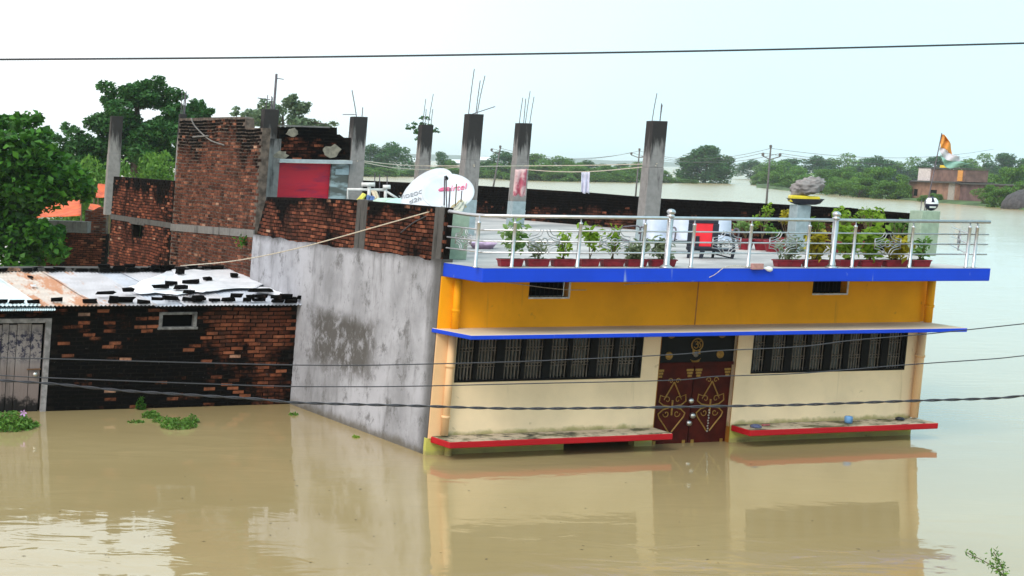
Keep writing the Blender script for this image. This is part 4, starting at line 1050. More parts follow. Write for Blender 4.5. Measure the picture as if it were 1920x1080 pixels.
for i, (x, yb, yt, wp) in enumerate(((690, 331, 312, 45), (722, 331, 314, 45), (757, 331, 315, 45), (790, 331, 316, 40), (820, 331, 314, 40), (850, 332, 314, 40), (905, 334, 308, 50), (940, 336, 306, 55), (978, 338, 305, 55), (1015, 339, 306, 55), (1048, 340, 308, 50), (1080, 340, 309, 50), (1112, 341, 311, 45), (1140, 341, 309, 45), (1168, 342, 309, 45), (1196, 342, 312, 40))):
    far(P_bush[i % 2], x, yb, yt, wp * 1.25, ['low far shore bush touching the right side of the hut column', 'low far shore bush below the left half of the umbrella tree', 'low far shore bush below the right half of the umbrella tree', 'low far shore bush half hidden by the column behind the dishes', 'low far shore bush just right of the column behind the dishes', 'low far shore bush beside the left edge of the tallest column', 'low far shore bush just right of the tallest column', 'low far shore bush behind the leaning utility pole', 'low far shore bush behind the column with the pink cloth', 'first low shore bush right of the pink cloth column', 'second low shore bush right of the pink cloth column', 'low far shore bush just left of the hanging white cloth', 'low far shore bush just right of the hanging white cloth', 'second low shore bush right of the hanging white cloth', 'low far shore bush left of the pole by the standalone column', 'low far shore bush behind the pole by the standalone column'][i], 'bush', 'bush', None, i * 1.1, GS)
GM = 'darker trees behind the far shore bushes'
for i, (x, yb, yt, wp) in enumerate(((905, 331, 300, 50), (940, 332, 281, 58), (975, 333, 291, 60), (1010, 334, 287, 60), (1045, 335, 292, 55), (1075, 336, 296, 40), (1098, 336, 297, 46), (1130, 336, 306, 40), (1165, 336, 304, 40), (1200, 337, 303, 40))):
    far((P_dense + P_mid)[i % 6], x, yb, yt, wp * 1.4, ['shore tree rising right beside the tallest column', 'tall shore tree behind the leaning utility pole', 'shore tree behind the column with the pink cloth', 'first tall shore tree right of the pink cloth column', 'second tall shore tree right of the pink cloth column', 'shore tree just left of the hanging white cloth', 'shore tree directly above the hanging white cloth', 'low shore tree just right of the hanging white cloth', 'low shore tree left of the pole by the standalone column', 'low shore tree behind the pole by the standalone column'][i], 'tree', 'tree', None, i * 2.1, GM)
far(P_lone, 1322, 343, 266, 122, 'lone broad dark tree standing in the open flood water', rot=.4)
far(P_bush[0], 1268, 343, 331, 46, 'low bush in the water left of the lone tree', 'bush', 'bush')
far(P_bush[1], 1243, 343, 318, 40, 'bush half hidden by the standalone column', 'bush', 'bush', rot=2)
far(P_bush[1], 1296, 344, 336, 30, 'tiny bush at the foot of the lone tree', 'bush', 'bush', rot=1)
GR = 'green trees on the right shore'
for i, (x, yb, yt, wp) in enumerate(((1425, 347, 326, 34), (1448, 350, 304, 58), (1478, 352, 300, 66), (1512, 354, 312, 62), (1490, 356, 326, 60), (1548, 358, 316, 66), (1585, 361, 312, 66), (1560, 364, 330, 60), (1622, 366, 306, 72), (1655, 368, 312, 60), (1610, 370, 332, 66), (1662, 373, 338, 56), (1575, 367, 336, 50), (1690, 374, 322, 40))):
    far((P_mid + P_bush)[i % 5], x, yb, yt, wp * 1.2, ['small leafy tree at the left tip of the right shore', 'leafy tree directly behind the three insulator utility pole', 'taller leafy tree just right of the three insulator pole', 'leafy tree above and left of the grey sack', 'low leafy tree below left of the grey sack top', 'leafy tree just behind the right end of the grey sack', 'leafy tree above right of the grey sack', 'low bright tree right beside the grey sack', 'tall leafy tree midway between grey sack and far house', 'leafy tree nearest left of the far house upper room', 'low shore tree midway between the sack and far house', 'lowest bush like tree at the left foot of the far house', 'low tree on the shore right of the yellow can', 'leafy tree touching the left wall of the far house'][i], 'tree', 'tree', None, i * 1.7, GR)
GD = 'dark trees at the back of the right shore'
for i, (x, yb, yt, wp) in enumerate(((1408, 336, 296, 50), (1440, 338, 297, 44), (1475, 339, 294, 60), (1535, 341, 288, 66), (1578, 342, 285, 66), (1615, 343, 292, 50), (1655, 345, 288, 60), (1700, 346, 292, 60), (1738, 347, 289, 64), (1785, 348, 290, 60), (1832, 348, 285, 60), (1868, 349, 282, 56), (1905, 350, 283, 60), (1950, 350, 284, 60))):
    far((P_dense[i % 3], P_mid[(i + 1) % 3])[i % 3 == 1], x, yb, yt, wp * 1.4, ['back row tree at the left tip of the right shore', 'back row tree behind the three insulator pole', 'back row tree just right of the three insulator pole', 'back row tree above the grey sack', 'tall back row tree right of the grey sack', 'small back row tree between the sack and far house', 'back row tree above left of the far house', 'back row tree behind the left end of the far house', 'back row tree just left of the flag', 'back row tree just right of the flag', 'back row tree above the long wing of the far house', 'tallest back row tree near the right edge', 'back row tree at the right edge of the picture', 'back row tree cut by the right edge of the picture'][i], 'tree', 'tree', None, i * 1.9, GD)
GE = 'bright bushes round the flooded far house'
for i, (x, yb, yt, wp) in enumerate(((1822, 372, 312, 66), (1868, 374, 306, 70), (1910, 376, 308, 66), (1845, 386, 345, 50), (1872, 389, 350, 46), (1900, 390, 338, 60), (1935, 392, 335, 60), (1790, 370, 315, 40))):
    far((P_mid + P_bush)[(i + 2) % 5], x, yb, yt, wp, ['bright bush behind the long wing of far house', 'bright tall bush behind the right end of the wing', 'bright tall bush at the right picture edge', 'bright bush in front of the wing opening', 'bright low bush between wing and thatched heap', 'bright bush just behind the thatched heap', 'bright bush cut off by the right picture edge', 'small bush at the corner between far house and wing'][i], 'bush', 'bush', None, i * 1.4, GE)

# leafy tree at the left, close behind the shed
rs = np.random.RandomState(77); TD = 58.0
t = thing('leafy_tree', 'broad leaved dark green tree at the left edge behind the shed', 'tree', at_d(20, 620, TD) * 1)
cents = []; rads = []
px1 = TD / FPX
for (x, y, r_) in ((10, 240, 28), (45, 232, 24), (70, 222, 12), (20, 290, 46), (70, 285, 40), (105, 320, 40), (40, 345, 55), (112, 350, 32), (140, 338, 30), (158, 366, 16), (165, 355, 14), (-30, 300, 60), (-20, 400, 60), (30, 405, 40), (52, 410, 18), (20, 450, 45), (60, 470, 34), (95, 445, 24), (30, 495, 34), (112, 435, 14), (-20, 250, 40), (80, 355, 45), (74, 436, 26), (95, 452, 20), (105, 470, 24), (70, 335, 30), (-60, 350, 60), (-60, 440, 60), (85, 250, 14), (60, 262, 20)):
    p = at_d(x, y, TD + rs.uniform(-1.1, .8)); cents.append(tuple(p)); rads.append((r_ * px1, r_ * px1 * 1.1, r_ * px1))
C = clumps(rs, cents, rads, 8500, .45)
o = leaves('crown', M['leaf_near'], C - np.array(ORG[t.name]), .15, .62, .5, parent=t, rnd=9)
q = MB(); b0 = ORG[t.name]; b0 = Vector((b0.x, b0.y, -.3)); 
q.tube(bez([b0, at_d(22, 520, TD), at_d(30, 420, TD)], 5), [.22 - .008 * i for i in range(11)], 9)
for x, y in ((-20, 300), (60, 290), (110, 350), (20, 250), (140, 350), (70, 440)): q.tube(bez([at_d(24, 450, TD), at_d((x + 30) / 2, (y + 460) / 2 - 20, TD), at_d(x, y, TD)], 4), [.09 - .008 * i for i in range(9)], 6)
q.build('trunk', M['bark'], t, smooth=True)

# ------------------------------------------------------------------ orange tarpaulins far left
m = NT('orange_tarp'); M['tarp'] = m.fin(m.mix(m.step(m.noise(3, 5), .35, .7), (.75, .13, .03), (.50, .07, .02)), .6)
def tarp(px, d, label, sag=.12, mt='tarp'):
    P = [at_d(x, y, d + dd) for x, y, dd in px]; q = MB(); vs = []; n = 10
    for i in range(n + 1):
        for j in range(n + 1):
            a, b = i / n, j / n; v = (P[0] * (1 - a) + P[1] * a) * (1 - b) + (P[3] * (1 - a) + P[2] * a) * b
            vs.append(v - Vector((0, 0, sag * math.sin(a * math.pi) * math.sin(b * math.pi))) + Vector((0, 0, .06 * mnoise.noise(v * 2.5))))
    q.add(vs, [(i * (n + 1) + j, (i + 1) * (n + 1) + j, (i + 1) * (n + 1) + j + 1, i * (n + 1) + j + 1) for i in range(n) for j in range(n)])
    c = sum(P, Vector()) / 4; t = thing('tarpaulin_shelter', label, 'tarpaulin', Vector((c.x, c.y, 0)), 'orange tarpaulin shelters')
    o = q.build('tarp', M[mt], t, True); o.modifiers.new('thick', 'SOLIDIFY').thickness = .01
    for v in P:
        k = MB(); k.tube([Vector((v.x, v.y, -.5)), v + Vector((0, 0, .02))], .035, 6); k.build('pole', M['stem'], t)
    return t
tarp([(60, 408, 0), (152, 404, 0), (152, 374, 2.5), (85, 376, 2.5)], 66, 'wide orange red tarpaulin shelter seen through the leafy tree')
tarp([(176, 370, 0), (210, 370, 0), (206, 346, 2.0), (184, 346, 2.0)], 70, 'upper orange tarpaulin roof beside the far left column')
tarp([(165, 392, 0), (194, 394, 0), (186, 384, 1.2), (170, 382, 1.2)], 64, 'small red tarpaulin just above the broken brick wall')
# ------------------------------------------------------------------ things on the roof
def dpx(x, y): return at_z(x, y, ZD)
def dish(cx, cy, d, rad, normal, label, texts, arm, seed, xref):
    c = at_d(cx, cy, d); nrm = Vector(normal).normalized()
    ax = (Vector(xref) - nrm * Vector(xref).dot(nrm)).normalized(); ay = nrm.cross(ax)
    if ay.z < 0: ay = -ay
    foot = Vector((c.x, c.y + .25, ZD)); t = thing('satellite_dish', label, 'satellite dish', foot, 'satellite dishes on the roof')
    q = MB(); vs = [c - nrm * .13]; fs = []; n = 40; RN = 7
    for k in range(1, RN + 1):
        r_ = k / RN
        for i in range(n):
            a = 2 * math.pi * i / n; vs.append(c + (ax * math.cos(a) + ay * math.sin(a)) * rad * r_ - nrm * .13 * (1 - r_ * r_))
    fs = [(0, 1 + i, 1 + (i + 1) % n) for i in range(n)] + [(1 + (k - 1) * n + i, 1 + k * n + i, 1 + k * n + (i + 1) % n, 1 + (k - 1) * n + (i + 1) % n) for k in range(1, RN) for i in range(n)]
    q.add(vs, fs); o = q.build('reflector', M['dish_paint'], t, True); o.modifiers.new('thick', 'SOLIDIFY').thickness = .012
    q = MB(); q.tube([foot, c - nrm * .16 - Vector((0, 0, .1)), c - nrm * .15], .03, 8); q.build('mast', M['rebar'], t)
    def S_(a, b, lift=.012):
        r2 = (a * a + b * b); return c + ax * a * rad + ay * b * rad - nrm * (.13 * (1 - r2) - lift)
    if arm:
        q = MB(); lp = c + nrm * .62 - ay * .28; q.tube([S_(0, -.98), c - ay * rad * .95 + nrm * .3, lp], .011, 6); am = q.build('arm', M['rebar'], t)
        q = MB(); q.lathe([(.015, -.06), (.022, 0), (.036, .02), (.04, .05), (.02, .065)], lp, 10, (c - lp)); q.build('receiver', M['black'], am, smooth=True)
    for txt, a, b, sz, mt, shear in texts:
        cu = bpy.data.curves.new('lettering', 'FONT'); cu.body = txt; cu.size = sz; cu.extrude = .004; cu.shear = shear; cu.align_x = 'CENTER'
        fo = bpy.data.objects.new('tmp', cu); COL.objects.link(fo); bpy.context.view_layer.update()
        me = bpy.data.meshes.new_from_object(fo.evaluated_get(bpy.context.evaluated_depsgraph_get())); bpy.data.objects.remove(fo)
        for v in me.vertices:
            p = S_(a + v.co.x / rad, b + v.co.y / rad, .014 + v.co.z); v.co = p - ORG[t.name]
        me.materials.clear(); me.materials.append(mt); o = bpy.data.objects.new('lettering', me); COL.objects.link(o); o.parent = o.parent or t
    return t, S_
d2, S2 = dish(800, 358, 33.6, .60, (-.46, -.52, .60), 'white satellite dish with grey lettering tipped behind the other dish', [('VIDEOCON', -.44, .26, .13, M['grey_print'], 0), ('d2h', -.52, -.06, .17, M['grey_print'], .1)], False, 2, (1, .2, -.05))
d1, S1 = dish(840, 359, 32.2, .495, (-.02, -.64, .70), 'white satellite dish with red lettering at the roof corner', [('airtel', .30, .26, .19, M['red_print'], .1)], True, 1, (1, 0, 0))
q = MB(); q.tube(bez([S1(-.36, .24), S1(-.28, .33), S1(-.14, .38), S1(-.06, .32), S1(-.18, .30), S1(-.32, .26)], 4), .024, 6); q.build('logo_swoosh', M['red_print'], d1)
# rods at the corner, cable bundle, rag
cor_p = at_d(838, 400, 31.2)
for i, (x, yt, yb) in enumerate(((832, 330, 470), (842, 352, 400), (854, 345, 400), (864, 358, 395))):
    b, tp2 = at_d(x - 1 - (6 if i == 0 else 0) * 0, yb, 31.3), at_d(x + 2, yt, 31.3); q = MB(); q.tube([b, tp2], .016 if i < 2 else .012, 6)
    o = q.build('corner_rod', M['rebar'] if i != 2 else M['stem'], None, origin=b)
    tag(o, ['tall thin steel rod in front of the white dish', 'second steel rod in front of the red lettering', 'brown rusty rod between steel rods at roof corner', 'shortest steel rod at the right of the dish corner'][i], 'rod')
M['rag'] = simple('dirty_rag', (.55, .52, .45), .9, 0, .4, 7, bump=.5)
def cloth(fr_pts, nx, nz, label, mt, name='cloth', amp=.03, cat='cloth', group=None, seed=0, thick=.008):
    """fr_pts: four corners TL TR BR BL."""
    TL, TR, BR, BL = fr_pts; vs = []; q = MB(); nrm = (TR - TL).cross(BL - TL).normalized()
    for i in range(nx + 1):
        for j in range(nz + 1):
            a, b = i / nx, j / nz; v = (TL * (1 - a) + TR * a) * (1 - b) + (BL * (1 - a) + BR * a) * b
            vs.append(v + nrm * amp * (math.sin(a * 13 + seed + b * 1.5) * (.3 + b) + .8 * mnoise.noise(v * 4 + Vector((seed, 0, 0)))) + UP * (-.02 * math.sin(a * 9 + seed) * b))
    q.add(vs, [(i * (nz + 1) + j, (i + 1) * (nz + 1) + j, (i + 1) * (nz + 1) + j + 1, i * (nz + 1) + j + 1) for i in range(nx) for j in range(nz)])
    o = q.build(name, mt, None, True, origin=(TL + TR) / 2); o.modifiers.new('thick', 'SOLIDIFY').thickness = thick
    return tag(o, label, cat, group)
cloth([at_d(860, 380, 31.1), at_d(877, 376, 31.3), at_d(862, 398, 31.0), at_d(836, 408, 31.0)], 12, 8, 'dirty pale rag bundle hanging at the roof corner', M['rag'], 'rag', .05, 'rag')
cloth([at_d(840, 392, 31.5), at_d(866, 374, 31.5), at_d(873, 384, 31.4), at_d(846, 402, 31.4)], 12, 8, 'crumpled yellowish cloth beneath the steel rods by the dish', simple('yellowish_cloth', (.52, .44, .26), .9, 0, .3, 8), 'crumpled_cloth', .05, 'cloth')
q = MB()
CA = lambda pts, d: bez([at_d(x, y, d) for x, y in pts], 6)
q.tube(CA([(830, 388), (815, 400), (812, 430), (813, 455), (820, 488), (830, 505)], 30.5), .022, 6); o = q.build('hanging_cable', M['band'], None, origin=at_d(830, 388, 30.5)); tag(o, 'grey cable looping down the parapet corner to the blue slab', 'cable')
q = MB(); q.tube(CA([(832, 385), (831, 430), (831, 470), (832, 512)], 30.3), .018, 6); o = q.build('corner_pipe', M['pvc'], None, origin=at_d(832, 512, 30.3)); tag(o, 'thin pale conduit running straight down the roof corner', 'conduit')
# green plaster pillar just inside the corner, with the ball and the flag at the other end
def pillar(xc, ytop, ybase_, wd, mt, label, name='plaster_pillar', dd=None):
    b = dpx(xc, ybase_); dd = dd or b.y; tp2 = at_d(xc, ytop, dd); h = tp2.z - ZD; b = tp2 - UP * h
    q = MB(); a = fdir * wd / 2; c = F.n * wd / 2
    q.hexa([b - a + c, b + a + c, b + a - c, b - a - c] + [v + UP * h for v in (b - a + c, b + a + c, b + a - c, b - a - c)])
    o = q.build(name, mt, None, origin=b, bevel=.012); tag(o, label, 'pillar'); return b, h
pb, ph = pillar(1735, 395, 479, .46, M['green_pillar'], 'short pale green pillar at the right roof corner under the ball')
pillar(1501, 384, 462, .34, M['column_base'], 'short grey pillar carrying a tub and a sack', dd=37)
pillar(858, 400, 486, .36, M['green_pillar'], 'low greenish pillar at the left roof corner behind the railing')
t = pb + UP * ph
for dx, l, r_ in ((-.12, .22, .008), (-.02, .20, .011)):
    q = MB(); q.tube([t + fdir * dx, t + fdir * dx + UP * l], r_, 6); o = q.build('pillar_rod', M['rebar'], None, origin=t + fdir * dx); tag(o, 'thin rod left on the green pillar' if dx < -.1 else 'thicker rod on the green pillar beside the ball', 'rod')
bc = t + fdir * .17 + UP * .15 - F.n * .05
ball = thing('painted_ball', 'dark ball painted with a white face on top of the green pillar', 'ball', bc - UP * .15)
q = MB(); q.lathe([(.001, -.15)] + [(.15 * math.cos(a), .15 * math.sin(a)) for a in np.linspace(-1.45, 1.45, 13)] + [(.001, .15)], bc, 20); q.build('sphere', simple('navy_paint', (.018, .018, .045), .4), ball, smooth=True)
def onball(th, ph_, r=.153): return bc + Vector((math.sin(th) * math.cos(ph_), -math.cos(th) * math.cos(ph_), math.sin(ph_))) * r
q = MB()
def pat(th0, th1, p0, p1, n=8):
    vs = [onball(th0 + (th1 - th0) * i / n, p0 + (p1 - p0) * j / n) for i in range(n + 1) for j in range(n + 1)]
    q.add(vs, [(i * (n + 1) + j, (i + 1) * (n + 1) + j, (i + 1) * (n + 1) + j + 1, i * (n + 1) + j + 1) for i in range(n) for j in range(n)])
pat(-1.2, -.22, .30, .95); pat(.22, 1.2, .30, .95); pat(-1.1, 1.1, -.02, .22); pat(-.5, .6, -.62, -.35); pat(-1.0, -.3, .05, .3); pat(.3, 1.0, .05, .3)
q.build('face_paint', M['white_metal'], ball, smooth=True)
# flag
fp0 = t + fdir * .13 - UP * .0 - F.n * .16; fp1 = at_d(1766, 249, fp0.y)
flag = thing('flag', 'tricolour orange white and green flag on a thin pole at the right', 'flag', fp0)
q = MB(); q.tube([fp0, fp1], [.014, .011], 6); q.build('flagpole', M['rebar'], flag)
def fcl(name, mt, rows, seed):
    vs = []; n = len(rows[0]) - 1; sub = 6; grid = []
    for r_ in rows: grid.append(bez([at_d(x, y, fp0.y + dy) for x, y, dy in r_], sub))
    q = MB(); w_ = len(grid[0]); k = 5; full = []
    for a in range(len(grid) - 1):
        for j in range(k): full.append([grid[a][i] * (1 - j / k) + grid[a + 1][i] * (j / k) for i in range(w_)])
    full.append(grid[-1])
    for i_, r_ in enumerate(full):
        for i, v in enumerate(r_): vs.append(v + Vector((0, .05 * math.sin(i * .9 + i_ * .5), 0)))
    q.add(vs, [(a * w_ + i, a * w_ + i + 1, (a + 1) * w_ + i + 1, (a + 1) * w_ + i) for a in range(len(full) - 1) for i in range(w_ - 1)])
    o = q.build(name, mt, flag, True); o.modifiers.new('thick', 'SOLIDIFY').thickness = .004
fcl('orange_stripe', simple('saffron_cloth', (.80, .34, .08), .8, 0, .1, 6), [[(1766, 252, 0), (1769, 252, 0), (1770, 253, .05)], [(1764, 268, 0), (1774, 262, .1), (1783, 270, .1)], [(1762, 277, 0), (1772, 280, .1), (1786, 292, .15)]], 1)
fcl('white_stripe', simple('white_flag_cloth', (.66, .62, .66), .8, 0, .1, 6), [[(1762, 277, 0), (1772, 280, .1), (1786, 292, .15)], [(1763, 284, 0), (1776, 291, .1), (1800, 293, .2)], [(1764, 289, 0), (1776, 301, .1), (1800, 303, .2)]], 2)
fcl('green_stripe', simple('green_flag_cloth', (.28, .48, .40), .8, 0, .15, 6), [[(1764, 289, 0), (1776, 301, .1), (1800, 303, .2)], [(1765, 294, 0), (1776, 306, .1), (1812, 306, .2)], [(1766, 302, 0), (1780, 316, .12), (1820, 306, .25)]], 3)
# tub, yellow can and sack on the grey pillar
s0 = at_d(1510, 381, 37)
tub = MB(); tub.lathe([(.22, 0), (.32, .03), (.40, .12), (.42, .13), (.36, .12), (.2, .05), (.01, .04)], s0 - Vector((0, 0, .03)), 18, cap=False)
o = tub.build('black_tub', simple('black_rubber', (.02, .022, .035), .6), None, True, origin=s0); o.modifiers.new('thick', 'SOLIDIFY').thickness = .01; tag(o, 'black rubber tub on top of the short grey pillar', 'tub')
q = MB(); c = at_d(1508, 372, 37); a = Vector((.33, .0, 0)); b = Vector((0, .18, 0))
q.hexa([c - a - b - UP * .08, c + a - b - UP * .08, c + a + b - UP * .08, c - a + b - UP * .08, c - a - b + UP * .07, c + a * .95 - b + UP * .05, c + a * .95 + b + UP * .05, c - a + b + UP * .07])
o = q.build('yellow_can', simple('yellow_plastic', (.72, .58, .03), .4, 0, .1, 6), None, origin=c, bevel=.03); tag(o, 'yellow plastic can lying in the black tub', 'can')
q = MB(); c = at_d(1517, 349, 37); rs = np.random.RandomState(5); vs = []; n, mm = 28, 44
for i in range(n + 1):
    for j in range(mm):
        th = math.pi * i / n; ph_ = 2 * math.pi * j / mm; v = Vector((math.sin(th) * math.cos(ph_) * .38, math.sin(th) * math.sin(ph_) * .28, math.cos(th) * .20))
        v.z += v.x * .28; k = .88 + .30 * mnoise.noise(v * 4) + .42 * abs(mnoise.noise(Vector((v.x * 5, v.y * 5, v.z * 14)))) + .10 * mnoise.noise(v * 22); vs.append(c + v * k)
q.add(vs, [(i * mm + j, i * mm + (j + 1) % mm, (i + 1) * mm + (j + 1) % mm, (i + 1) * mm + j) for i in range(n) for j in range(mm)])
o = q.build('sack', simple('grey_sackcloth', (.25, .23, .225), .95, 0, .3, 7, bump=.4), None, True, origin=c); tag(o, 'grey crumpled sack lying on top of the yellow can', 'sack')
# clothes lines
wires = [[(670, 302, 40.4), (735, 314, 46), (799, 318, 51.4), (850, 314, 46), (889, 309, 40.8)], [(660, 299, 40.4), (735, 308, 46), (799, 311, 51.4), (889, 311, 40.8)], [(889, 312, 40.8), (982, 311, 46.7), (1100, 310, 43), (1232, 307, 38.8)], [(985, 318, 46.7), (1050, 322, 44), (1120, 321, 42), (1230, 311, 38.8)]]
for i, wv in enumerate(wires):
    q = MB(); P = [at_d(x, y, d) for x, y, d in wv]; q.tube(bez(P, 6), .012, 5); o = q.build('clothesline', M['cable_pale'], None, origin=P[0])
    tag(o, ['lower pale line sagging from hut column past the dishes', 'upper pale line from hut column past the dishes', 'pale line from tallest column to the standalone column', 'clothesline from which the white cloth hangs'][i], 'clothesline', 'clotheslines between the columns')
m = NT('pink_towel'); f = m.noise(3.0, 4, .5); M['pink'] = m.fin(m.mix(m.step(f, .50, .62), (.74, .50, .50), (.52, .12, .17)), .9)
cloth([at_d(966, 318, 44.6), at_d(988, 317, 44.6), at_d(985, 368, 44.8), at_d(962, 366, 44.8)], 14, 12, 'faded pink and red cloth hanging in front of a column', M['pink'], 'hanging_cloth', .04, 'cloth', 'clothes drying on the lines', 1)
cloth([at_d(1090, 323, 43), at_d(1106, 322, 43), at_d(1104, 363, 43), at_d(1089, 361, 43)], 12, 12, 'white cloth hanging on the line before the black parapet', simple('white_cloth', (.66, .64, .76), .9, 0, .12, 6), 'hanging_cloth', .05, 'cloth', 'clothes drying on the lines', 4)
# white pipes, valves and bits behind the parapet
pv = thing('water_pipes', 'white plastic water pipes with tap handles behind the brick parapet', 'pipes', at_d(690, 380, 37.5))
q = MB(); D7 = 37.5
q.tube([at_d(652, 385, D7), at_d(652, 355, D7), at_d(720, 356, D7)], .03, 8); q.tube([at_d(720, 356, D7), at_d(745, 372, D7)], .025, 8); q.tube([at_d(692, 385, D7), at_d(692, 346, D7)], .04, 8); q.tube([at_d(722, 384, D7), at_d(723, 352, D7)], .035, 8)
q.build('pipe', M['pvc'], pv, smooth=True)
for x0, x1, y in ((678, 703, 346), (718, 732, 350.5)):
    q = MB(); q.tube([at_d(x0, y, D7 - .05), at_d(x1, y, D7 - .05)], .045, 8); q.build('tee_fitting', M['pvc'], pv, smooth=True)
cloth([at_d(681, 363, 36.8), at_d(687, 366, 36.8), at_d(673, 384, 36.6), at_d(667, 379, 36.6)], 8, 8, 'yellow cloth draped over the brick parapet', simple('yellow_cloth', (.72, .62, .12), .8, 0, .15, 9), 'yellow_cloth', .05, 'cloth', None, 2, .03)
cloth([at_d(689, 368, 36.8), at_d(703, 369, 36.8), at_d(701, 383, 36.6), at_d(687, 385, 36.6)], 8, 8, 'blue cloth bundle beside the yellow cloth on the parapet', simple('blue_cloth', (.08, .15, .34), .8, 0, .3, 9), 'blue_cloth', .06, 'cloth', None, 3, .03)
cloth([at_d(695, 360, 37.2), at_d(705, 360, 37.2), at_d(712, 380, 37.0), at_d(700, 372, 37.0)], 8, 8, 'beige cloth hung on the white pipes', simple('beige_cloth', (.60, .50, .36), .8, 0, .2, 9), 'beige_cloth', .04, 'cloth', None, 5, .03)
q = MB(); c = at_d(770, 379, 34.5)
q.lathe([(.02, .16), (.30, .15), (.48, .10), (.58, .0), (.58, -.5)], c - Vector((0, 0, .08)), 24); o = q.build('water_tank', simple('green_tank_plastic', (.42, .66, .60), .4, 0, .1, 5), None, True, origin=c); tag(o, 'pale green water tank lid behind the parapet below the dishes', 'tank')
q = MB(); c = at_d(730, 378, 36.6); q.lathe([(.02, .14), (.25, .13), (.40, .06), (.42, 0), (.42, -.5)], c - Vector((0, 0, .06)), 24); o = q.build('water_tank', simple('mint_tank_plastic', (.44, .58, .48), .45, 0, .15, 5), None, True, origin=c); tag(o, 'mint green tank beside the white pipes behind the parapet', 'tank')
for i, x in enumerate((703, 712, 726)):
    q = MB(); q.tube([at_d(x - 1, 372, 44), at_d(x, 324 + 3 * i, 44)], .014, 5); o = q.build('thin_rod', M['rebar'], None, origin=at_d(x - 1, 372, 44)); tag(o, ['left thin rod standing before the far parapet near the hut', 'middle thin rod standing before the far parapet near the hut', 'right thin rod standing before the far parapet near the hut'][i], 'rod', 'rods standing by the far parapet')
# white bucket
b = dpx(973, 424); q = MB(); q.lathe([(.13, 0), (.16, .42), (.175, .44), (.17, .40), (.12, .02)], b, 16); o = q.build('white_bucket', M['white_metal'], None, True, origin=b); tag(o, 'tall white bucket at the foot of the column behind pink cloth', 'bucket')
# pink basin
b = dpx(905, 466); q = MB(); q.lathe([(.20, 0), (.3, .12), (.31, .12), (.2, .02)], b, 18); o = q.build('pink_basin', simple('pink_plastic', (.66, .46, .66), .5), None, True, origin=b); tag(o, 'pale pink basin on the roof behind the left railing', 'basin')

# three seat steel bench
bd = 35.3
def bx(x, y, dd=0): return at_d(x, y, bd + dd)
BF = Frame(Vector((bx(1180, 445).x, bd, 0)) - Vector((K * 3.7, 0, 0)), (1, .12, 0))
M['bench_seat'] = simple('pale_lavender_enamel', (.55, .59, .70), .4, 0, .06, 5)
ben = thing('steel_bench', 'white three seat waiting bench on the roof behind the railing', 'bench', BF.p(1.0, ZD))
zs = BF.Z_(1230, 448); zk = BF.Z_(1230, 411)
for (xa, xb) in ((1206, 1256), (1262, 1318), (1324, 1372)):
    ua_, ub2 = BF.U_(xa, 430), BF.U_(xb, 430)
    q = MB(); vs = []; prof = [(.50, zs + .01), (.44, zs + .035), (.12, zs), (.03, zs + .06), (-.03, zs + .2), (-.10, zk), (-.13, zk + .005)]
    for (n_, z_) in bez([(a, b, 0) for a, b in prof], 3) and [(v.x, v.y) for v in bez([(a, b, 0) for a, b in prof], 3)]:
        vs += [BF.p(ua_, z_, n_), BF.p(ub2, z_, n_)]
    q.add(vs, [(i * 2, i * 2 + 1, i * 2 + 3, i * 2 + 2) for i in range(len(vs) // 2 - 1)])
    o = q.build('seat', M['bench_seat'], ben, True); o.modifiers.new('thick', 'SOLIDIFY').thickness = .015
for x in (1200, 1259, 1321, 1376):
    u = BF.U_(x, 430); q = MB(); q.tube(bez([BF.p(u, zs - .02, .40), BF.p(u, zs + .22, .42), BF.p(u, zs + .24, .1), BF.p(u, zs + .1, -.05)], 5), .02, 6); q.build('armrest', M['rebar'], ben, smooth=True)
ul, ur = BF.U_(1206, 430), BF.U_(1372, 430)
q = MB(); q.tube([BF.p(ul, zs - .05, .2), BF.p(ur, zs - .05, .2)], .03, 6); q.build('beam', M['black'], ben)
for u in (ul + .25, ur - .25):
    q = MB(); q.tube([BF.p(u, zs - .06, .2), BF.p(u, ZD + .03, .2)], .025, 6); q.tube([BF.p(u, ZD + .03, -.1), BF.p(u, ZD + .03, .5)], .022, 6); q.build('leg', M['black'], ben)
# chair tub left of it: an iron garden chair arm
q = MB(); u = BF.U_(1172, 430); q.tube(bez([BF.p(u - .18, ZD, .3), BF.p(u - .16, zs + .18, .3), BF.p(u + .0, zs + .26, .3), BF.p(u + .26, zs + .22, .3), BF.p(u + .26, ZD, .3)], 6), .016, 6); q.tube(bez([BF.p(u - .2, zs, .32), BF.p(u + .1, zs - .06, .4), BF.p(u + .4, zs - .03, .4)], 5), .03, 6)
o = q.build('iron_chair_frame', M['rebar'], None, True, origin=BF.p(u, ZD, .3)); tag(o, 'rusty curved iron frame left of the white bench', 'frame')
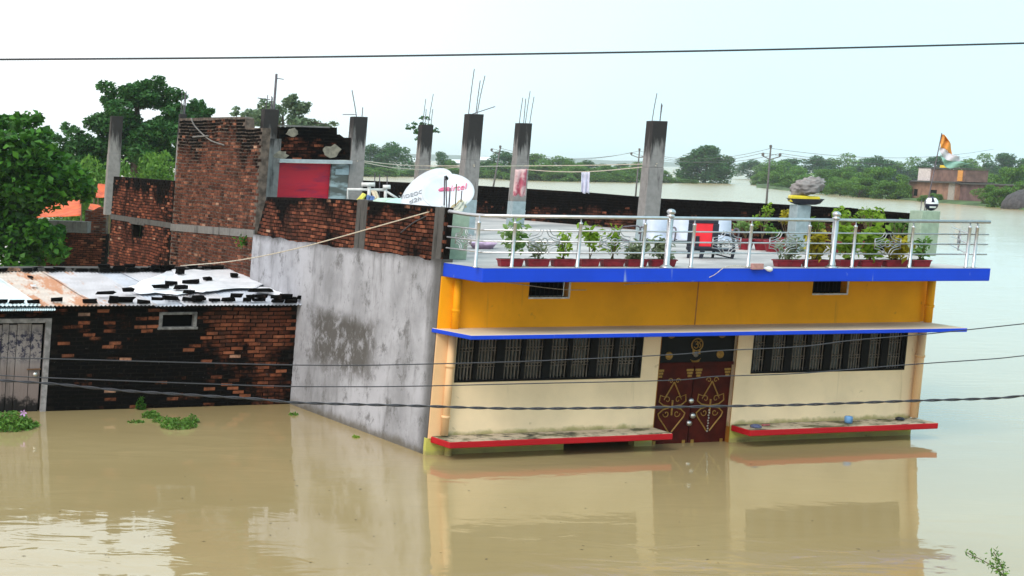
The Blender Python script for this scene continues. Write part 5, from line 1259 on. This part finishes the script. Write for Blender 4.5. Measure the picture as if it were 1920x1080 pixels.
# black plastic chair with red back panel
M['plastic_black'] = simple('black_plastic', (.012, .014, .026), .4, 0, .2, 6)
cd = 33.2
CF = Frame(Vector((at_d(1320, 450, cd).x, cd, 0)) - Vector((K * 3.8, 0, 0)), (1, -.05, 0))
ch = thing('plastic_chair', 'black plastic chair with red panels in its back', 'chair', CF.p(0, ZD))
u0, u1 = CF.U_(1290, 430), CF.U_(1346, 430); zt2, zm2 = CF.Z_(1318, 412), CF.Z_(1318, 462)
uc = (u0 + u1) / 2
q = MB()
def cb(a, b, z0, z1, n0=.0, n1=.03): q.fbox(CF, a, b, z0, z1, n0, n1)
cb(u0, u0 + .09, zm2, zt2 - .07); cb(u1 - .1, u1 + .02, zm2, zt2 - .07); cb(u0, u1, zt2 - .07, zt2, .0, .03); cb(u0, u1 + .03, zm2 - .06, zm2, -.03, .03); cb(u0 + .16, u0 + .24, zm2, zm2 + .2)
back = q.build('backrest', M['plastic_black'], ch, bevel=.012)
q = MB(); q.fbox(CF, u0 + .06, u1 - .07, zm2 + .0, zt2 - .05, -.02, .012); q.build('red_panel', simple('red_plastic', (.80, .02, .035), .5, 0, .06, 6), ch, bevel=.008)
q = MB(); q.fbox(CF, u0 + .02, u1 + .34, zm2 - .09, zm2 - .04, -.52, -.03); q.build('seat', M['plastic_black'], ch, bevel=.015)
q = MB(); q.tube(bez([CF.p(u1 + .0, zm2 + .26, 0), CF.p(u1 + .15, zm2 + .24, -.08), CF.p(u1 + .32, zm2 + .18, -.18), CF.p(u1 + .36, zm2 - .05, -.2)], 5), .028, 6); q.build('armrest', M['plastic_black'], ch, smooth=True)
for (u, n_, w_) in ((u0 + .05, 0, .035), (u0 + .30, .0, .05), (u1 - .02, -.45, .035), (u1 + .34, -.2, .04)):
    q = MB(); q.hexa([CF.p(u - w_ * .7, ZD, n_ + .03), CF.p(u + w_ * .7, ZD, n_ + .03), CF.p(u + w_ * .7, ZD, n_ - .03), CF.p(u - w_ * .7, ZD, n_ - .03), CF.p(u - w_ + .02, zm2 - .06, n_ + .03), CF.p(u + w_ + .02, zm2 - .06, n_ + .03), CF.p(u + w_ + .02, zm2 - .06, n_ - .03), CF.p(u - w_ + .02, zm2 - .06, n_ - .03)]); q.build('leg', M['plastic_black'], ch)
q = MB(); q.tube([CF.p(u1 + .02, zm2 - .16, -.3), CF.p(u1 + .32, zm2 - .22, -.2)], .014, 6); q.build('brace', M['plastic_black'], ch)

# potted plants along the edge
def potted(xa, xb, kind, hpx, label, n=.98, ybase=490, hp=.13, d=None, nleaf=140, mt=None, seed=0, tilt=0.0):
    xm = (xa + xb) / 2; u = F.U_(xm, ybase - 2, n); wd = abs(F.U_(xb, ybase - 2, n) - F.U_(xa, ybase - 2, n))
    foot = F.p(u, ZD, n)
    t = thing('potted_plant', label, 'potted plant', foot, 'red pots along the roof edge'); rs = np.random.RandomState(seed + 100)
    a = wd * .5
    def rr(k, kn, z): return [F.p(u - a * k, z, n + .11 * kn), F.p(u + a * k, z, n + .11 * kn), F.p(u + a * k, z, n - .11 * kn), F.p(u - a * k, z, n - .11 * kn)]
    q = MB(); q.hexa(rr(.84, .8, ZD) + rr(.93, .95, ZD + hp * .82)); q.hexa(rr(1.0, 1.08, ZD + hp * .82) + rr(1.0, 1.08, ZD + hp)); q.build('pot', M['pot'], t, bevel=.008)
    q = MB(); q.hexa(rr(.92, .9, ZD + hp - .01) + rr(.92, .9, ZD + hp + .004)); q.build('soil', M['soil'], t)
    H = hpx * foot.y / FPX; base = F.p(u, ZD + hp, n); q = MB(); C = []
    ns = {'tall': 2, 'bush': 5, 'thin': 4, 'fan': 9}[kind]
    for i in range(ns):
        th = rs.uniform(0, 6.28); sp = {'tall': .10, 'bush': .9, 'thin': .55, 'fan': .8}[kind] * wd * .5
        tip = base + Vector((math.cos(th) * sp * rs.uniform(.4, 1) + tilt * H, math.sin(th) * .22 * rs.uniform(.2, 1), 0)) + UP * H * rs.uniform(.75, 1)
        if kind == 'tall': tip = base + UP * H * (.98 - .22 * i) + fdir * (rs.uniform(-.04, .04) + .12 * i)
        P = bez([base + Vector((rs.uniform(-.03, .03), 0, 0)), (base + tip) / 2 + Vector((rs.uniform(-.03, .03), 0, 0)), tip], 5); q.tube(P, [.012 - .0008 * k for k in range(11)], 5)
        for k in range(max(4, nleaf // ns)):
            if kind == 'tall': f_ = rs.uniform(.62, 1.03); sp2 = .15
            elif kind == 'thin': f_ = rs.uniform(.3, 1.02); sp2 = .085
            elif kind == 'fan': f_ = rs.uniform(.3, 1.0); sp2 = .12
            else: f_ = rs.uniform(.2, 1.02); sp2 = .11
            C.append(P[min(10, int(f_ * 10))] + Vector(rs.normal(0, sp2 * .6, 3)))
    q.build('stems', M['stem'], t, smooth=True)
    leaves('foliage', mt or M['leaf_fresh'], np.array([list(v - ORG[t.name]) for v in C]), {'tall': .075, 'bush': .062, 'thin': .062, 'fan': .09}[kind], .5, .4, parent=t, rnd=seed + 5)
    return t
L = M
potted(934, 980, 'tall', 60, 'leftmost red pot with a tall thin stemmed leafy plant', mt=L['leaf_fresh'], seed=1, nleaf=170)
potted(986, 1029, 'thin', 34, 'red pot with a thin low plant right of leftmost pot', mt=L['leaf_grey'], seed=2, nleaf=60)
potted(1034, 1078, 'thin', 50, 'red pot with a lanky light green plant before first scroll ornament', mt=L['leaf_lime'], seed=3, nleaf=90)
potted(1086, 1122, 'tall', 60, 'red pot with a single stem of bright leaves beside a railing post', mt=L['leaf_lime'], seed=4, nleaf=100, tilt=.05)
potted(1127, 1169, 'thin', 62, 'red pot with lanky bright plant behind the second scroll ornament', mt=L['leaf_lime'], seed=5, nleaf=110, tilt=.05)
potted(1173, 1212, 'bush', 32, 'red pot with a silvery green bushy plant left of the knobbed post', mt=L['leaf_grey'], seed=6, nleaf=200)
potted(1217, 1266, 'bush', 36, 'red pot with a dense green plant behind the first knobbed post', mt=L['leaf_grey'], seed=7, nleaf=220)
potted(1452, 1502, 'bush', 40, 'red pot with pale variegated leaves behind the fourth scroll ornament', mt=L['leaf_grey'], seed=8, nleaf=160)
potted(1506, 1552, 'fan', 56, 'red pot with yellow green fans left of the second knobbed post', mt=L['leaf_yellow'], seed=9, nleaf=170)
potted(1570, 1606, 'fan', 64, 'red pot with lime foliage just right of second knobbed post', mt=L['leaf_lime'], seed=10, nleaf=190)
potted(1610, 1652, 'fan', 66, 'red pot with tall lime and yellow foliage near the right end', mt=L['leaf_lime'], seed=11, nleaf=220)
potted(1656, 1700, 'fan', 46, 'red pot with yellow green foliage behind the last scroll ornament', mt=L['leaf_yellow'], seed=12, nleaf=170)
potted(1708, 1742, 'thin', 40, 'rightmost red pot with low dark green plant before green pillar', mt=L['leaf_mid'], seed=13, nleaf=120)
def round_pot(x, y, r, h, label, kind, hpx, mt, seed, nleaf=160, rad=.25):
    b = dpx(x, y); t = thing('potted_plant', label, 'potted plant', b, 'round red pots standing further back'); rs = np.random.RandomState(seed)
    q = MB(); q.lathe([(r * .7, 0), (r, h * .85), (r * 1.1, h * .85), (r * 1.1, h), (r * .9, h), (r * .88, h - .03)], b, 18); q.build('pot', M['pot'], t, smooth=False)
    H = hpx * b.y / FPX; c = b + Vector((0, 0, h)); q = MB()
    for i in range(5): q.tube([c, c + Vector((rs.uniform(-1, 1) * rad * .7, rs.uniform(-1, 1) * rad * .7, H * .8))], .01, 5)
    q.build('stems', M['stem'], t)
    C = clumps(rs, [(rs.uniform(-.6, .6) * rad, rs.uniform(-.6, .6) * rad, h + H * rs.uniform(.45, .9)) for _ in range(7)], [(rad * .55, rad * .55, H * .2)] * 7, nleaf, .2)
    leaves('foliage', mt, C, .055, .5, .4, parent=t, rnd=seed)
round_pot(1397, 468, .19, .24, 'round red pot with pale star leaved plant right of the chair', 'bush', 36, L['leaf_fresh'], 3)
round_pot(1428, 469, .19, .24, 'round red pot with tall bright green plant right of the chair', 'bush', 66, L['leaf_lime'], 4, 130, .22)
round_pot(1448, 472, .19, .24, 'round red pot with brownish plant beside the tall bright plant', 'bush', 30, M['leaf_mid'], 5, 80, .18)
round_pot(1474, 466, .19, .24, 'round red pot with a dense golden yellow shrub', 'bush', 50, L['leaf_yellow'], 6, 420, .33)
round_pot(1530, 470, .19, .24, 'round red pot with green shrub behind yellow green fans', 'bush', 40, L['leaf_lime'], 7, 200, .3)
round_pot(1580, 474, .2, .24, 'round red pot with lime shrub behind the second knobbed post', 'bush', 60, L['leaf_lime'], 8, 260, .3)
round_pot(1630, 474, .2, .24, 'round red pot with tall leafy lime shrub near green pillar', 'bush', 62, L['leaf_lime'], 9, 260, .34)
round_pot(1682, 476, .2, .24, 'round red pot with dark olive shrub left of the green pillar', 'bush', 44, L['leaf_mid'], 10, 200, .3)

# small things on the right bench ledge
b = F.p(*F.px(1590, 786, .35)[:1], .345, .35); b = F.p(F.U_(1591, 787, .35), .345, .35)
q = MB(); q.lathe([(.075, 0), (.085, .10), (.07, .13), (.01, .14)], b, 14, UP); o = q.build('blue_pot', simple('sky_blue_plastic', (.16, .34, .62), .5), None, True, origin=b); tag(o, 'sky blue plastic pot upturned on the right red edged bench', 'pot')
b = F.p(F.U_(1418, 794, .45), .345, .45); q = MB(); q.lathe([(.11, 0), (.11, .03), (.06, .055), (.01, .06)], b, 12, UP); o = q.build('dark_cloth_heap', simple('slate_cloth', (.10, .11, .20), .9, 0, .3, 20), None, True, origin=b); tag(o, 'dark slate blue cloth heap at left end of right bench', 'cloth')
b = F.p(F.U_(1437, 789, .3), .345, .3); q = MB(); q.hexa(lump(b, F.u * .08, F.n * .04, UP * .015, 4)); o = q.build('red_cloth', simple('pink_red_cloth', (.46, .14, .14), .9), None, origin=b, bevel=.005); tag(o, 'small pinkish red cloth beside the slate cloth on bench', 'cloth')
b = F.p(F.U_(1688, 779, .25), .345, .25); q = MB(); q.lathe([(.09, 0), (.09, .04), (.04, .06), (.01, .06)], b, 12, UP); o = q.build('dark_bowl', M['plastic_black'], None, True, origin=b); tag(o, 'small dark bowl at the far end of the right bench', 'bowl')

# ------------------------------------------------------------------ far flooded house
hp0 = at_z(1702, 374); hp1 = at_z(1790, 379)
HH = Frame(hp0, (hp1 - hp0)); HH_dep = 7.0
fh = thing('far_house', 'flooded brick house with a small upper room across the water', 'house', HH.p(0, 0))
W1 = HH.U_(1791, 370); z1f = HH.Z_(1745, 342); z2f = HH.Z_(1745, 317)
q = MB()
wn1, wn2 = (HH.U_(1713, 355), HH.U_(1721, 355)), (HH.U_(1744, 355), HH.U_(1757, 355)); zw0, zw1 = HH.Z_(1730, 368), HH.Z_(1730, 355)
for a, b in ((0, wn1[0]), (wn1[1], wn2[0]), (wn2[1], W1)): q.fbox(HH, a, b, -1, z1f, -.25, 0)
for a, b in (wn1, wn2): q.fbox(HH, a, b, -1, zw0, -.25, 0); q.fbox(HH, a, b, zw1, z1f, -.25, 0)
q.fbox(HH, 0, .25, -1, z1f, -HH_dep, -.25); q.fbox(HH, W1 - .25, W1, -1, z1f, -HH_dep, -.25); q.fbox(HH, .25, W1 - .25, -1, z1f, -HH_dep, -HH_dep + .25)
q.build('wall', simple('pale_far_brick', (.30, .165, .115), .9, 0, .25, .8), fh)
for a, b in (wn1, wn2):
    k = MB(); k.fbox(HH, a, b, zw0, zw1, -.2, -.15); k.build('window', M['dark_room'], fh)
q = MB(); q.fbox(HH, -1.2, W1 + .3, z1f, z1f + .28, -HH_dep, .7); q.build('roof_slab', M['band_dark'], fh)
q = MB(); q.fbox(HH, HH.U_(1779, 360), HH.U_(1790, 360), -1, z1f, 0, .15); q.build('corner_pillar', simple('far_concrete', (.38, .34, .30), .9), fh)
q = MB(); a, b = HH.U_(1718, 325), HH.U_(1805, 325); q.fbox(HH, a, b, z1f + .28, z2f, -5, -.6); up_ = q.build('upper_room', simple('far_dark_brick', (.17, .10, .085), .9, 0, .3, .8), fh)
q = MB(); q.fbox(HH, a - .1, HH.U_(1740, 325), z1f + .28, z2f + .1, -.6, -.45); q.build('whitewashed_corner', simple('far_whitewash', (.62, .56, .55), .9), up_)
q = MB(); q.fbox(HH, a - .3, b + .2, z2f + .1, z2f + .3, -5, -.4); q.build('upper_roof', M['band_dark'], up_)
q = MB(); q.fbox(HH, HH.U_(1757, 317), HH.U_(1776, 317), z2f + .3, z2f + .75, -.9, -.5); o = q.build('yellow_sheet', simple('yellow_sheet', (.75, .55, .03), .7), fh)
q = MB(); q.fbox(HH, HH.U_(1791, 325), HH.U_(1800, 325), z1f + .4, z2f - .1, -.6, -.5); q.build('orange_cloth', simple('orange_cloth', (.66, .30, .07), .8), fh)
q = MB(); wz = HH.Z_(1850, 347); q.fbox(HH, W1, HH.U_(1882, 350), -1, wz, -5, -.8); wg = q.build('long_wing', simple('wing_brick', (.16, .09, .085), .9, 0, .3, .8), fh)
q = MB(); q.fbox(HH, W1, HH.U_(1897, 350), wz, wz + .22, -5.2, -.3); q.build('wing_roof', M['band_dark'], wg)
q = MB(); q.fbox(HH, HH.U_(1842, 360), HH.U_(1872, 360), wz - 1.5, wz - .7, -.82, -.75); q.build('wing_opening', M['dark_room'], wg)
far(P_bush[0], 1735, 378, 364, 40, 'low bush in the water against the far house front', 'bush', 'bush')
far(P_bush[1], 1754, 379, 362, 30, 'small bush in the water under the far house window', 'bush', 'bush')
hp2 = at_z(1915, 392); q = MB(); q.lathe([(4.2, -.3), (4.0, .9), (3.2, 2.0), (1.6, 2.8), (.1, 3.1)], hp2 + Vector((1.2, 0, 0)), 18); o = q.build('thatched_stack', simple('dark_thatch', (.07, .065, .07), .95, 0, .3, 2, bump=.5), None, True, origin=hp2); tag(o, 'dark grey thatched heap at the right edge of the far shore', 'haystack')
# two pale roofs far behind the columns
for i, (x, y, w_, d) in enumerate(((858, 306, 22, 560), (913, 300, 24, 620), (775, 303, 14, 560))):
    p = at_d(x, y, d); k = d / FPX; q = MB(); a = w_ * k / 2; z = p.z
    q.hexa([(p.x - a, p.y, -.5), (p.x + a, p.y, -.5), (p.x + a, p.y + 8, -.5), (p.x - a, p.y + 8, -.5), (p.x - a, p.y, z), (p.x + a, p.y, z), (p.x + a, p.y + 8, z), (p.x - a, p.y + 8, z)])
    t = thing('pale_shed', ['pale roofed shed far off left of the tallest column', 'pale roofed shed far off between the tall columns', 'tiny pale hut far off beside the wispy tree'][i], 'shed', (p.x, p.y, 0)); q.build('wall', M['whitewash'], t)
    q = MB(); q.add([(p.x - a * 1.1, p.y - .5, z), (p.x + a * 1.1, p.y - .5, z), (p.x + a * 1.1, p.y + 4, z + 1.2), (p.x - a * 1.1, p.y + 4, z + 1.2), (p.x + a * 1.1, p.y + 8.5, z), (p.x - a * 1.1, p.y + 8.5, z)], [(0, 1, 2, 3), (3, 2, 4, 5)]); q.build('roof', M['white_metal'], t)

# ------------------------------------------------------------------ utility poles and lines out over the water
M['pole'] = simple('utility_pole_steel', (.13, .12, .12), .7, .2, .2, 3)
PT = []
def upole(x, ytop, d, lean, label, arms):
    tp2 = at_d(x, ytop, d); b = Vector((tp2.x - lean * tp2.z, d, 0)); t = thing('utility_pole', label, 'utility pole', b, 'utility poles standing in the water')
    ax = (tp2 - Vector((b.x, b.y, -.6))); q = MB(); q.tube([Vector((b.x, b.y, -.6)), tp2], [.12, .075], 8); q.build('pole', M['pole'], t, smooth=True)
    k = d / FPX; tips = [tp2]
    for dx, dy0, dy1 in arms:
        q = MB(); e = tp2 + Vector((dx * k, 0, -dy1 * k)); q.tube([tp2 + Vector((0, 0, -dy0 * k)), e], .05, 6); q.build('cross_arm', M['pole'], t)
        i_ = MB(); i_.lathe([(.05, 0), (.14, .05), (.10, .12), (.16, .2), (.08, .32)], e, 8); i_.build('insulator', M['pole'], t); tips.append(e + Vector((0, 0, .3)))
    i_ = MB(); i_.lathe([(.05, 0), (.14, .05), (.10, .12), (.16, .2), (.08, .32)], tp2, 8); i_.build('insulator', M['pole'], t)
    return tips
A3 = [(-14, 21, 15), (18, 21, 15)]
pA = upole(1445, 278, 160, .045, 'utility pole with three insulators right of the lone tree', A3)
pB = upole(1199, 283, 205, .06, 'utility pole left of the standalone column beyond the parapet', [(-15, 13, 8), (13, 12, 9), (24, 12, 10)])
pC = upole(938, 278, 190, .17, 'leaning utility pole between the tall columns beyond the parapet', [(-16, 12, 6)])
pD = [Vector((60, 215, 8.2)), Vector((57, 215, 7.2)), Vector((63, 215, 7.2))]
def span(a, b, sag, r, label, group, mt='cable'):
    P = [a + (b - a) * (i / 14) - Vector((0, 0, sag * 4 * (i / 14) * (1 - i / 14))) for i in range(15)]; q = MB(); q.tube(P, r, 4); o = q.build('power_line', M[mt], None, origin=a); tag(o, label, 'power line', group)
for i in range(3):
    span(pB[i], pA[i], 1.0, .018, ['topmost power line between poles across the lone tree', 'left arm power line between poles across the lone tree', 'right arm power line between poles across the lone tree'][i], 'distant power lines')
    span(pA[i], pD[i], 1.0, .018, ['topmost power line running right across the far shore trees', 'left arm power line running right across far shore trees', 'right arm power line running right across far shore trees'][i], 'distant power lines')
for i in range(2): span(pC[i], pB[i], 1.0, .018, ['upper power line from leaning pole to the next pole', 'lower power line from leaning pole to the next pole'][i], 'distant power lines')

# ------------------------------------------------------------------ cables close to the camera
def near_line(px, d0, d1, r, label, twist=False, mt='cable'):
    P = [at_d(x, y, d0 + (d1 - d0) * (x / 1920)) for x, y in px]
    P = [P[0] * 2 - P[1]] + P + [P[-1] * 2 - P[-2]]
    B = bez(P, 12); t = thing('overhead_cable', label, 'cable', B[0], 'cables strung across the street')
    if not twist: q = MB(); q.tube(B, r, 6); q.build('wire', M[mt], t, smooth=True)
    else:
        for s in (0, 1):
            D = []; acc = 0
            for a in range(len(B) - 1):
                for k in range(6):
                    v = B[a] + (B[a + 1] - B[a]) * (k / 6); acc += (B[a + 1] - B[a]).length / 6; ph_ = acc * 2 * math.pi / .34 + s * math.pi
                    D.append(v + Vector((0, math.cos(ph_), math.sin(ph_))) * r * .72)
            q = MB(); q.tube(D, r * .72, 5); q.build('strand', M[mt], t, smooth=True)
near_line([(-60, 112), (0, 111.5), (480, 108), (960, 101.5), (1440, 93), (1920, 81), (1990, 79)], 14, 14.6, .0088, 'black cable crossing the sky above the rooftops')
near_line([(-60, 670), (0, 671), (105, 673), (480, 683), (650, 685), (780, 683), (1000, 677), (1260, 665), (1340, 658), (1500, 650), (1600, 638), (1740, 626), (1920, 607), (1990, 600)], 15, 15.6, .0052, 'uppermost thin wire crossing the house windows and door')
near_line([(-60, 702), (0, 704), (105, 709), (480, 723), (650, 725), (780, 724), (1000, 719), (1260, 713), (1340, 706), (1500, 700), (1700, 684), (1860, 673), (1920, 667), (1990, 662)], 15.2, 15.8, .0052, 'middle thin wire crossing just below the house windows')
near_line([(-60, 708), (0, 713), (105, 720), (240, 733), (480, 748), (560, 755), (780, 761), (960, 766), (1180, 764.5), (1340, 762), (1500, 759), (1700, 752), (1860, 747), (1920, 742), (1990, 738)], 14, 14.6, .0088, 'thick twisted black cable crossing low in front of house', True)
q = MB(); P = bez([roof_px(338, 508, .12), at_d(440, 489, 35.6), at_d(560, 465, 33.5), at_d(720, 421, 31.4), at_d(826, 391, 30.2)], 8); q.tube(P, .011, 6); o = q.build('rope', M['cable_pale'], None, origin=P[0]); tag(o, 'thin pale rope slanting from the shed roof to the roof corner', 'rope')
q = MB(); P = bez([at_d(826, 391, 30.3), at_d(800, 405, 30.5), at_d(775, 418, 30.9), at_d(752, 436, 31.3)], 6); q.tube(P, .013, 6); o = q.build('loose_wire', M['cable'], None, origin=P[0]); tag(o, 'short dark wire drooping on the parapet near the roof corner', 'wire')

# ------------------------------------------------------------------ plants and bits in the water
def weed(px, n, ls, mt, label, flowers=0, seed=1, hz=.25, name='water_weed'):
    rs = np.random.RandomState(seed); C = []; st = MB(); o0 = at_z(px[0][0], px[0][1]); t = thing(name, label, 'plant', o0)
    for x, y, rx, rd, h in px:
        c = at_z(x, y); k = c.y / FPX
        m_ = max(10, int(n * rx * h / sum(a[2] * a[4] for a in px)))
        for i in range(m_):
            a, r_ = rs.uniform(0, 6.28), math.sqrt(rs.uniform(0, 1)); C.append((c.x + math.cos(a) * r_ * rx * k - o0.x, c.y + math.sin(a) * r_ * rd - o0.y, max(.01, rs.uniform(0, 1) ** 1.2 * h * (1 - r_ * r_ * .7)))) 
        for i in range(8): e = C[-1 - rs.randint(0, m_)]; st.tube([c + Vector((rs.uniform(-.2, .2) * rx * k, 0, -.05)), Vector(e) + o0], .008, 4)
    st.build('stems', M['stem'], t); leaves('foliage', mt, np.array(C), ls, .45, .3, parent=t, rnd=seed)
    for i in range(flowers):
        e = Vector(C[rs.randint(0, len(C))]) + o0 + Vector((0, -.1, .06)); q = MB()
        for k in range(5): a = k * 1.257; q.add([e, e + Vector((math.cos(a - .4), -.2, math.sin(a - .4))) * .05, e + Vector((math.cos(a), -.35, math.sin(a))) * .07, e + Vector((math.cos(a + .4), -.2, math.sin(a + .4))) * .05], [(0, 1, 2, 3)])
        q.build('flower', simple('mauve_petal', (.55, .30, .58), .7), t)
weed([(18, 803, 46, .5, .34), (55, 800, 18, .3, .12), (-30, 802, 40, .5, .3)], 2000, .042, M['leaf_mid'], 'leafy green water plant with mauve flowers below the shed door', 4, 3)
weed([(335, 800, 34, .42, .18), (308, 790, 22, .3, .10), (283, 782, 18, .25, .14), (255, 792, 16, .12, .05), (360, 792, 14, .2, .16)], 1300, .034, M['leaf_mid'], 'green weeds floating in the water before the shed window', 0, 4)
weed([(264, 768, 9, .12, .30)], 90, .05, M['leaf_near'], 'small upright weed at the foot of the shed wall', 0, 5)
weed([(550, 778, 8, .1, .05)], 40, .04, M['leaf_mid'], 'tiny floating weed near the corner of the grey wall', 0, 6)
weed([(668, 820, 7, .1, .04)], 30, .035, M['leaf_lime'], 'tiny bright leaf cluster floating beside the grey wall', 0, 7)
weed([(463, 455, 1, .01, .01)], 0, .05, M['leaf_near'], 'x', 0, 7) if False else None
t = thing('wall_weed', 'small green weed growing from the tall brick wall edge', 'plant', SB.p(*SB.px(462, 453), .05)); rs = np.random.RandomState(3)
leaves('foliage', M['leaf_near'], rs.normal(0, 1, (70, 3)) * np.array([.10, .08, .08]), .05, .5, .3, parent=t, rnd=4)
# leafy twig poking out of the water at lower right
t = thing('leafy_twig', 'green leafy twig at the lower right corner over the water', 'plant', at_d(1895, 1100, 15.0)); rs = np.random.RandomState(8); C = []; q = MB()
for pts in ([(1900, 1110), (1878, 1075), (1850, 1055), (1812, 1036)], [(1890, 1095), (1880, 1068), (1872, 1052), (1864, 1036)]):
    P = bez([at_d(x, y, 15.0) for x, y in pts], 10); q.tube(P, .004, 5)
    for i, v in enumerate(P):
        for k in range(3): C.append(v + Vector(rs.normal(0, .022, 3)))
q.build('stem', M['stem'], t); leaves('foliage', M['leaf_mid'], np.array([list(v - ORG[t.name]) for v in C]), .022, .4, .4, parent=t, rnd=2)
rs = np.random.RandomState(12); q = MB()
for i in range(60):
    c = at_z(rs.uniform(20, 1700), rs.uniform(850, 1060)); s = rs.uniform(.012, .035); a = rs.uniform(0, 6.28); dv = Vector((math.cos(a), math.sin(a), 0)) * s; ev = Vector((-math.sin(a), math.cos(a), 0)) * s * .4
    q.add([c - dv + Vector((0, 0, .004)), c + ev + Vector((0, 0, .008)), c + dv + Vector((0, 0, .004)), c - ev + Vector((0, 0, .008))], [(0, 1, 2, 3)])
o = q.build('floating_litter', simple('leaf_litter', (.10, .075, .04), .9, 0, .4, 9), None); o['kind'] = 'stuff'

# ------------------------------------------------------------------ damp air over the flood plain
q = MB(); q.box(-5950, 5950, -80, 11950, -1.6, 70)
m = bpy.data.materials.new('haze'); m.use_nodes = True; m.node_tree.nodes.clear()
pv_ = m.node_tree.nodes.new('ShaderNodeVolumePrincipled'); pv_.inputs['Color'].default_value = (.80, .92, 1, 1); pv_.inputs['Density'].default_value = .00016; pv_.inputs['Anisotropy'].default_value = 0
mo = m.node_tree.nodes.new('ShaderNodeOutputMaterial'); m.node_tree.links.new(pv_.outputs[0], mo.inputs['Volume'])
hz = q.build('haze', m, None); hz['kind'] = 'stuff'
print('objects', len(bpy.data.objects))
